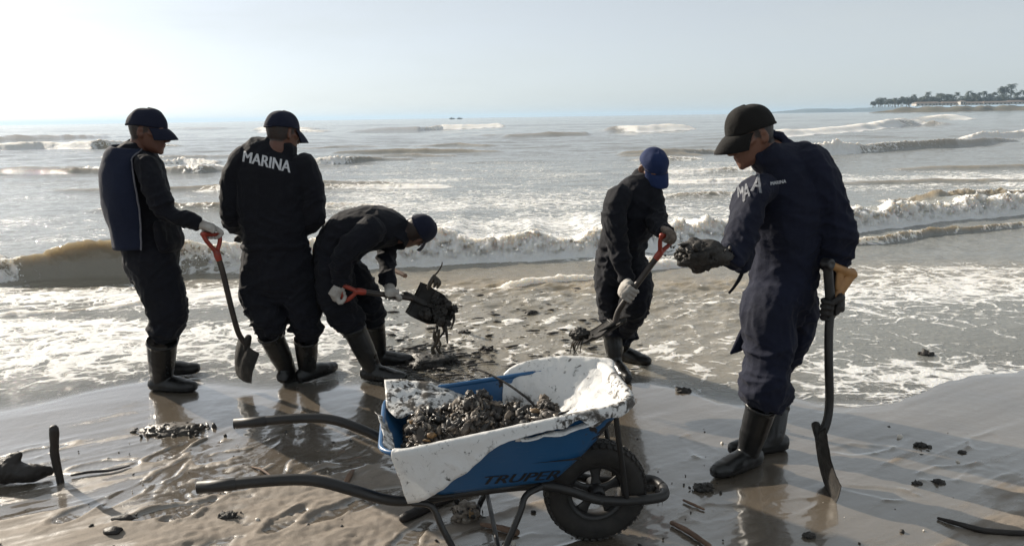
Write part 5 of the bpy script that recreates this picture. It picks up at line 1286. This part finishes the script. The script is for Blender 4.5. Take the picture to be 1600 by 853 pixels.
# scattered crumbs and shell bits
s, s2 = Soup(), Soup()
for i in range(420):
    px, py = rng.uniform(0, 1600), 853 - 215 * rng.random() ** 1.3 + 30
    if py < 640: continue
    if 180 < px < 560 or 1000 < px < 1130 or rng.random() < .3:
        g = G(px, py); r = rng.choice([.003, .005, .009], p=[.5, .35, .15]); lump(s if rng.random() < .78 else s2, (g[0], g[1], r * .3), r * rng.uniform(.6, 1.5, 3), rng.uniform(0, 90), ICO1, .25)
tag(s.obj('beach_crumbs', M['mud']), 'tiny dark crumbs scattered over the sand', 'debris', kind='stuff'); tag(s2.obj('shell_fragments', M['shell']), 'tiny pale shell fragments scattered over the sand', 'shells', kind='stuff')
g = G(1406, 684); s = Soup(); lump(s, (g[0], g[1], .006), (.024, .014, .008), 3, ICO2, .2); tag(s.obj('white_shell', M['shell']), 'single white shell on the wet sand at right', 'shell')
# ------------------------------------------------------------------ far shore
M['palm'] = simple('palm_green', (.028, .040, .020), (.050, .062, .032), 3, .7, .2)
M['trunk'] = simple('palm_trunk', (.07, .055, .045), (.11, .09, .07), 3, .8, .3)
M['bush'] = simple('bush_green', (.026, .036, .022), (.05, .058, .034), .5, .8, .4, 1.)
M['bank'] = simple('bank_earth', (.16, .125, .09), (.10, .095, .06), .12, .9, .5, .5)
M['far'] = simple('far_hill', (.028, .036, .032), (.040, .046, .040), .01, .9, .1)
M['wall'] = simple('white_wall', (.50, .48, .44), (.42, .40, .37), .5, .8, .1)
M['roof'] = simple('tile_roof', (.16, .12, .10), (.22, .17, .14), .5, .8, .1)
M['pane'] = simple('dark_pane', (.02, .025, .03), (.04, .045, .05), .5, .2, .0)
DH = 850.
def headland():
    xs = np.linspace(1360, 2300, 160); X = np.array([at(q, 170, DH)[0] for q in xs]); rows = [(-22, -.6), (-14, .5), (-6, 2.4), (0, 4.2), (30, 5.0), (120, 5.5), (300, 3.0), (400, -1)]
    V = []
    for dy, h in rows:
        for i, x in enumerate(X):
            k = sst(0, 10, i); V.append((x * (DH + dy) / DH, DH + dy * (.4 + .6 * k) + 8 * math.sin(i * .21) * k - .06 * (x - X[0]) * 0, -.6 + (h + .6) * (.25 + .75 * k) * (1 + .25 * math.sin(i * .9 + dy))))
    V = np.array(V); return tag(put(mesh_from(V, grid_faces(len(rows), len(X))), 'headland', M['bank']), kind='structure')
headland()
def far_coast():
    xs = np.linspace(1130, 1420, 120); D = 3800.; top = []
    V = []
    for q in xs:
        p = at(q, 172, D); h = sst(1170, 1340, q) * (15 + 5 * math.sin(q * .05) + 2.5 * math.sin(q * .21) + 1.5 * math.sin(q * .9))
        for dy, k in ((-60, 0), (0, 1), (300, 1.1), (900, 0)): V.append((p[0], D + dy, -1 + (h + 1) * k))
    return tag(put(mesh_from(np.array(V), grid_faces(len(xs), 4)), 'far_coast', M['far']), kind='structure')
far_coast()
def palm(seed, h=11., big=False):
    rg = np.random.default_rng(seed); root = empty('palm_tree', (0, 0, 0)); s = Soup(); lean = rg.uniform(-1, 1, 2) * .9
    tube(s, [(0, 0, -.6), (lean[0] * .3, lean[1] * .3, h * .4), (lean[0], lean[1], h)], [.34, .24, .18], (0, 1, 0), 7, 3); s.obj('trunk', M['trunk'], root)
    s = Soup(); c = np.array([lean[0], lean[1], h])
    for k in range(26):
        a = rg.uniform(0, 2 * math.pi); el = rg.uniform(-.35, 1.1); L = rg.uniform(3.0, 4.4); d = np.array([math.cos(a), math.sin(a), 0]); w = np.array([-d[1], d[0], 0]); pts = []
        for t in np.linspace(0, 1, 7): pts.append(c + d * L * t * math.cos(el * (1 - t * .5)) + np.array([0, 0, L * (math.sin(el) * t - .75 * t * t)]))
        pts = np.array(pts)
        for i in range(6):                   # leaflets left and right, drooping
            for sg in (-1, 1):
                m_ = (pts[i] + pts[i + 1]) / 2; wl = .95 * math.sin(math.pi * (i + .7) / 7) + .15
                s.add([pts[i], pts[i + 1], m_ + w * sg * wl + (pts[i + 1] - pts[i]) * .6 + (0, 0, -.35 * wl)], [(0, 1, 2)])
    s.obj('crown', M['palm'], root, False); return root
def bush(seed, r):
    rg = np.random.default_rng(seed); root = empty('broadleaf_tree', (0, 0, 0)); s = Soup()
    tube(s, [(0, 0, -.6), (.1, 0, r * .8), (0, .1, r * 1.3)], [.4, .28, .15], (0, 1, 0), 7, 2); s.obj('trunk', M['trunk'], root)
    s = Soup(); n = 520; blobs = [(rg.uniform(-1, 1, 3) * (r * .75, r * .6, r * .35) + (0, 0, r * 1.15), r * rg.uniform(.35, .62)) for _ in range(9)]
    for i in range(n):
        c, br = blobs[rg.integers(len(blobs))]; d = rg.normal(size=3); d /= np.linalg.norm(d); p = c + d * br * rg.uniform(.6, 1.05)
        u = rg.normal(size=3); u /= np.linalg.norm(u); v = np.cross(u, d); v /= max(np.linalg.norm(v), .1); k = rg.uniform(.3, .6)
        s.add([p - u * k, p + v * k * .7, p + u * k, p - v * k * .7], [(0, 1, 2, 3)])
    s.obj('crown', M['bush'], root, False); return root
def copy_tree(o):
    c = o.copy(); col.objects.link(c)
    for ch in o.children: d = ch.copy(); col.objects.link(d); d.parent = c
    return c
palms = [palm(i, h) for i, h in enumerate((10.5, 12., 9.))]; bushes = [bush(20 + i, r) for i, r in enumerate((4.2, 3.4, 5.))]
used = set()
def place(src, px, py, Yd, sc, label, cat, group):
    o = src if src.name not in used else copy_tree(src); used.add(src.name)
    sc *= 1.08; p = at(px, py, Yd); o.location = p; o.rotation_euler = (0, 0, rng.uniform(0, 6.28)); o.scale = (sc, sc, sc * rng.uniform(.92, 1.1)); tag(o, label, cat, group)
rg6 = np.random.default_rng(77)
for i, px in enumerate(np.linspace(1364, 1640, 72)):
    py = np.interp(px, [1360, 1420, 1500, 1600], [167.5, 166, 163.5, 162]) + rg6.uniform(-1.2, .8)
    place(bushes[i % 3], px + rg6.uniform(-2, 2), py, DH + 30 + rg6.uniform(0, 40), rg6.uniform(.75, 1.15), 'rounded tree in the green belt along the far headland', 'tree', 'broadleaf trees on the far headland')
for i, px in enumerate(np.concatenate([np.linspace(1376, 1560, 26), np.linspace(1565, 1640, 10)])):
    py = np.interp(px, [1360, 1420, 1500, 1600], [167, 165, 163, 161]); hi = np.interp(px, [1360, 1430, 1480, 1570, 1600], [.62, .85, 1.0, 1.15, 1.1])
    place(palms[i % 3], px + rg6.uniform(-3, 3), py, DH + 45 + rg6.uniform(0, 30), hi * rg6.uniform(.85, 1.15), 'palm rising above the tree belt on the far headland', 'palm tree', 'palms on the far headland')
for k, (px, sc) in enumerate(((1567, 1.45), (1578, 1.62))):
    place(palms[k], px, 162, DH + 50, sc, ('shorter of the two tallest palms on the far headland', 'taller of the two tallest palms on the far headland')[k], 'palm tree', 'palms on the far headland')
def house(px, py, Yd, w, h, d, label, nwin):
    h *= .72; w *= .8
    p = at(px, py, Yd); root = empty('house', p, label, 'house', 'white buildings on the far headland')
    s = Soup(); box(s, p + (0, d / 2, h / 2), (w / 2, d / 2, h / 2)); s.obj('wall', M['wall'], root, False)
    s = Soup(); z = h + .05; V = [(-w / 2 - .5, -.5, z), (w / 2 + .5, -.5, z), (w / 2 + .5, d + .5, z), (-w / 2 - .5, d + .5, z), (-w / 2 + d * .3, d / 2, z + d * .18), (w / 2 - d * .3, d / 2, z + d * .18)]
    s.add(np.array(V) + p, [(0, 1, 5, 4), (1, 2, 5), (2, 3, 4, 5), (3, 0, 4), (3, 2, 1, 0)]); s.obj('roof', M['roof'], root, False)
    for k in range(nwin):
        s = Soup(); box(s, p + (-w / 2 + w * (k + .5) / nwin, -.03, h * .5), (w / nwin * .22, .05, h * .22)); s.obj('window', M['pane'], root, False)
for a in ((1447, 165.5, 820, 26, 3.2, 10, 'long low white house left of the middle of the headland', 5), (1463, 165.3, 822, 14, 3.6, 9, 'second white house from the left on the headland', 3), (1492, 164.5, 824, 34, 2.8, 10, 'longest low white house on the headland', 7), (1505, 164.3, 818, 7, 5.0, 6, 'small tall white house in the middle of the headland', 2),
          (1529, 164.2, 824, 30, 2.6, 9, 'low white house right of the small tall one', 6), (1558, 163.8, 822, 36, 2.8, 9, 'low white house below the tallest palms', 7), (1590, 163, 826, 24, 3.2, 10, 'rightmost white house on the headland', 4)): house(*a)
# boats near the horizon
for px, lb in ((706.5, 'left of two tiny boats on the horizon'), (718.5, 'right of two tiny boats on the horizon')):
    Yb = 900.; p = at(px, 189.2, Yb); p[2] = .3; root = empty('fishing_boat', p, lb, 'boat', 'boats on the horizon'); s = Soup()
    tube(s, [p + (-3.2, 0, .7), p + (-1.5, 0, .25), p + (1.5, 0, .25), p + (3.4, 0, .9)], [(.4, .3), (.6, .9), (.6, .9), (.25, .2)], (0, 1, 0), 8, 3); s.obj('hull', M['drift'], root)
    s = Soup(); box(s, p + (-.8, 0, 1.3), (.6, .5, .6)); box(s, p + (1.2, 0, 1.5), (.2, .2, .7)); s.obj('cabin', M['drift'], root)

# the sea air: one even, pale haze round everything
def haze():
    s = Soup(); box(s, (0, 5900, 19.0), (11600, 6400, 22.0)); t = NT('haze_air'); t.t.nodes.remove(t.p)
    v = t.n('VolumePrincipled'); v.inputs['Color'].default_value = (.60, .80, 1.0, 1); v.inputs['Density'].default_value = .00018; v.inputs['Anisotropy'].default_value = .2
    t.l(v.outputs[0], t.out.inputs['Volume']); return tag(s.obj('haze', t.m, None, False), kind='stuff')
haze()
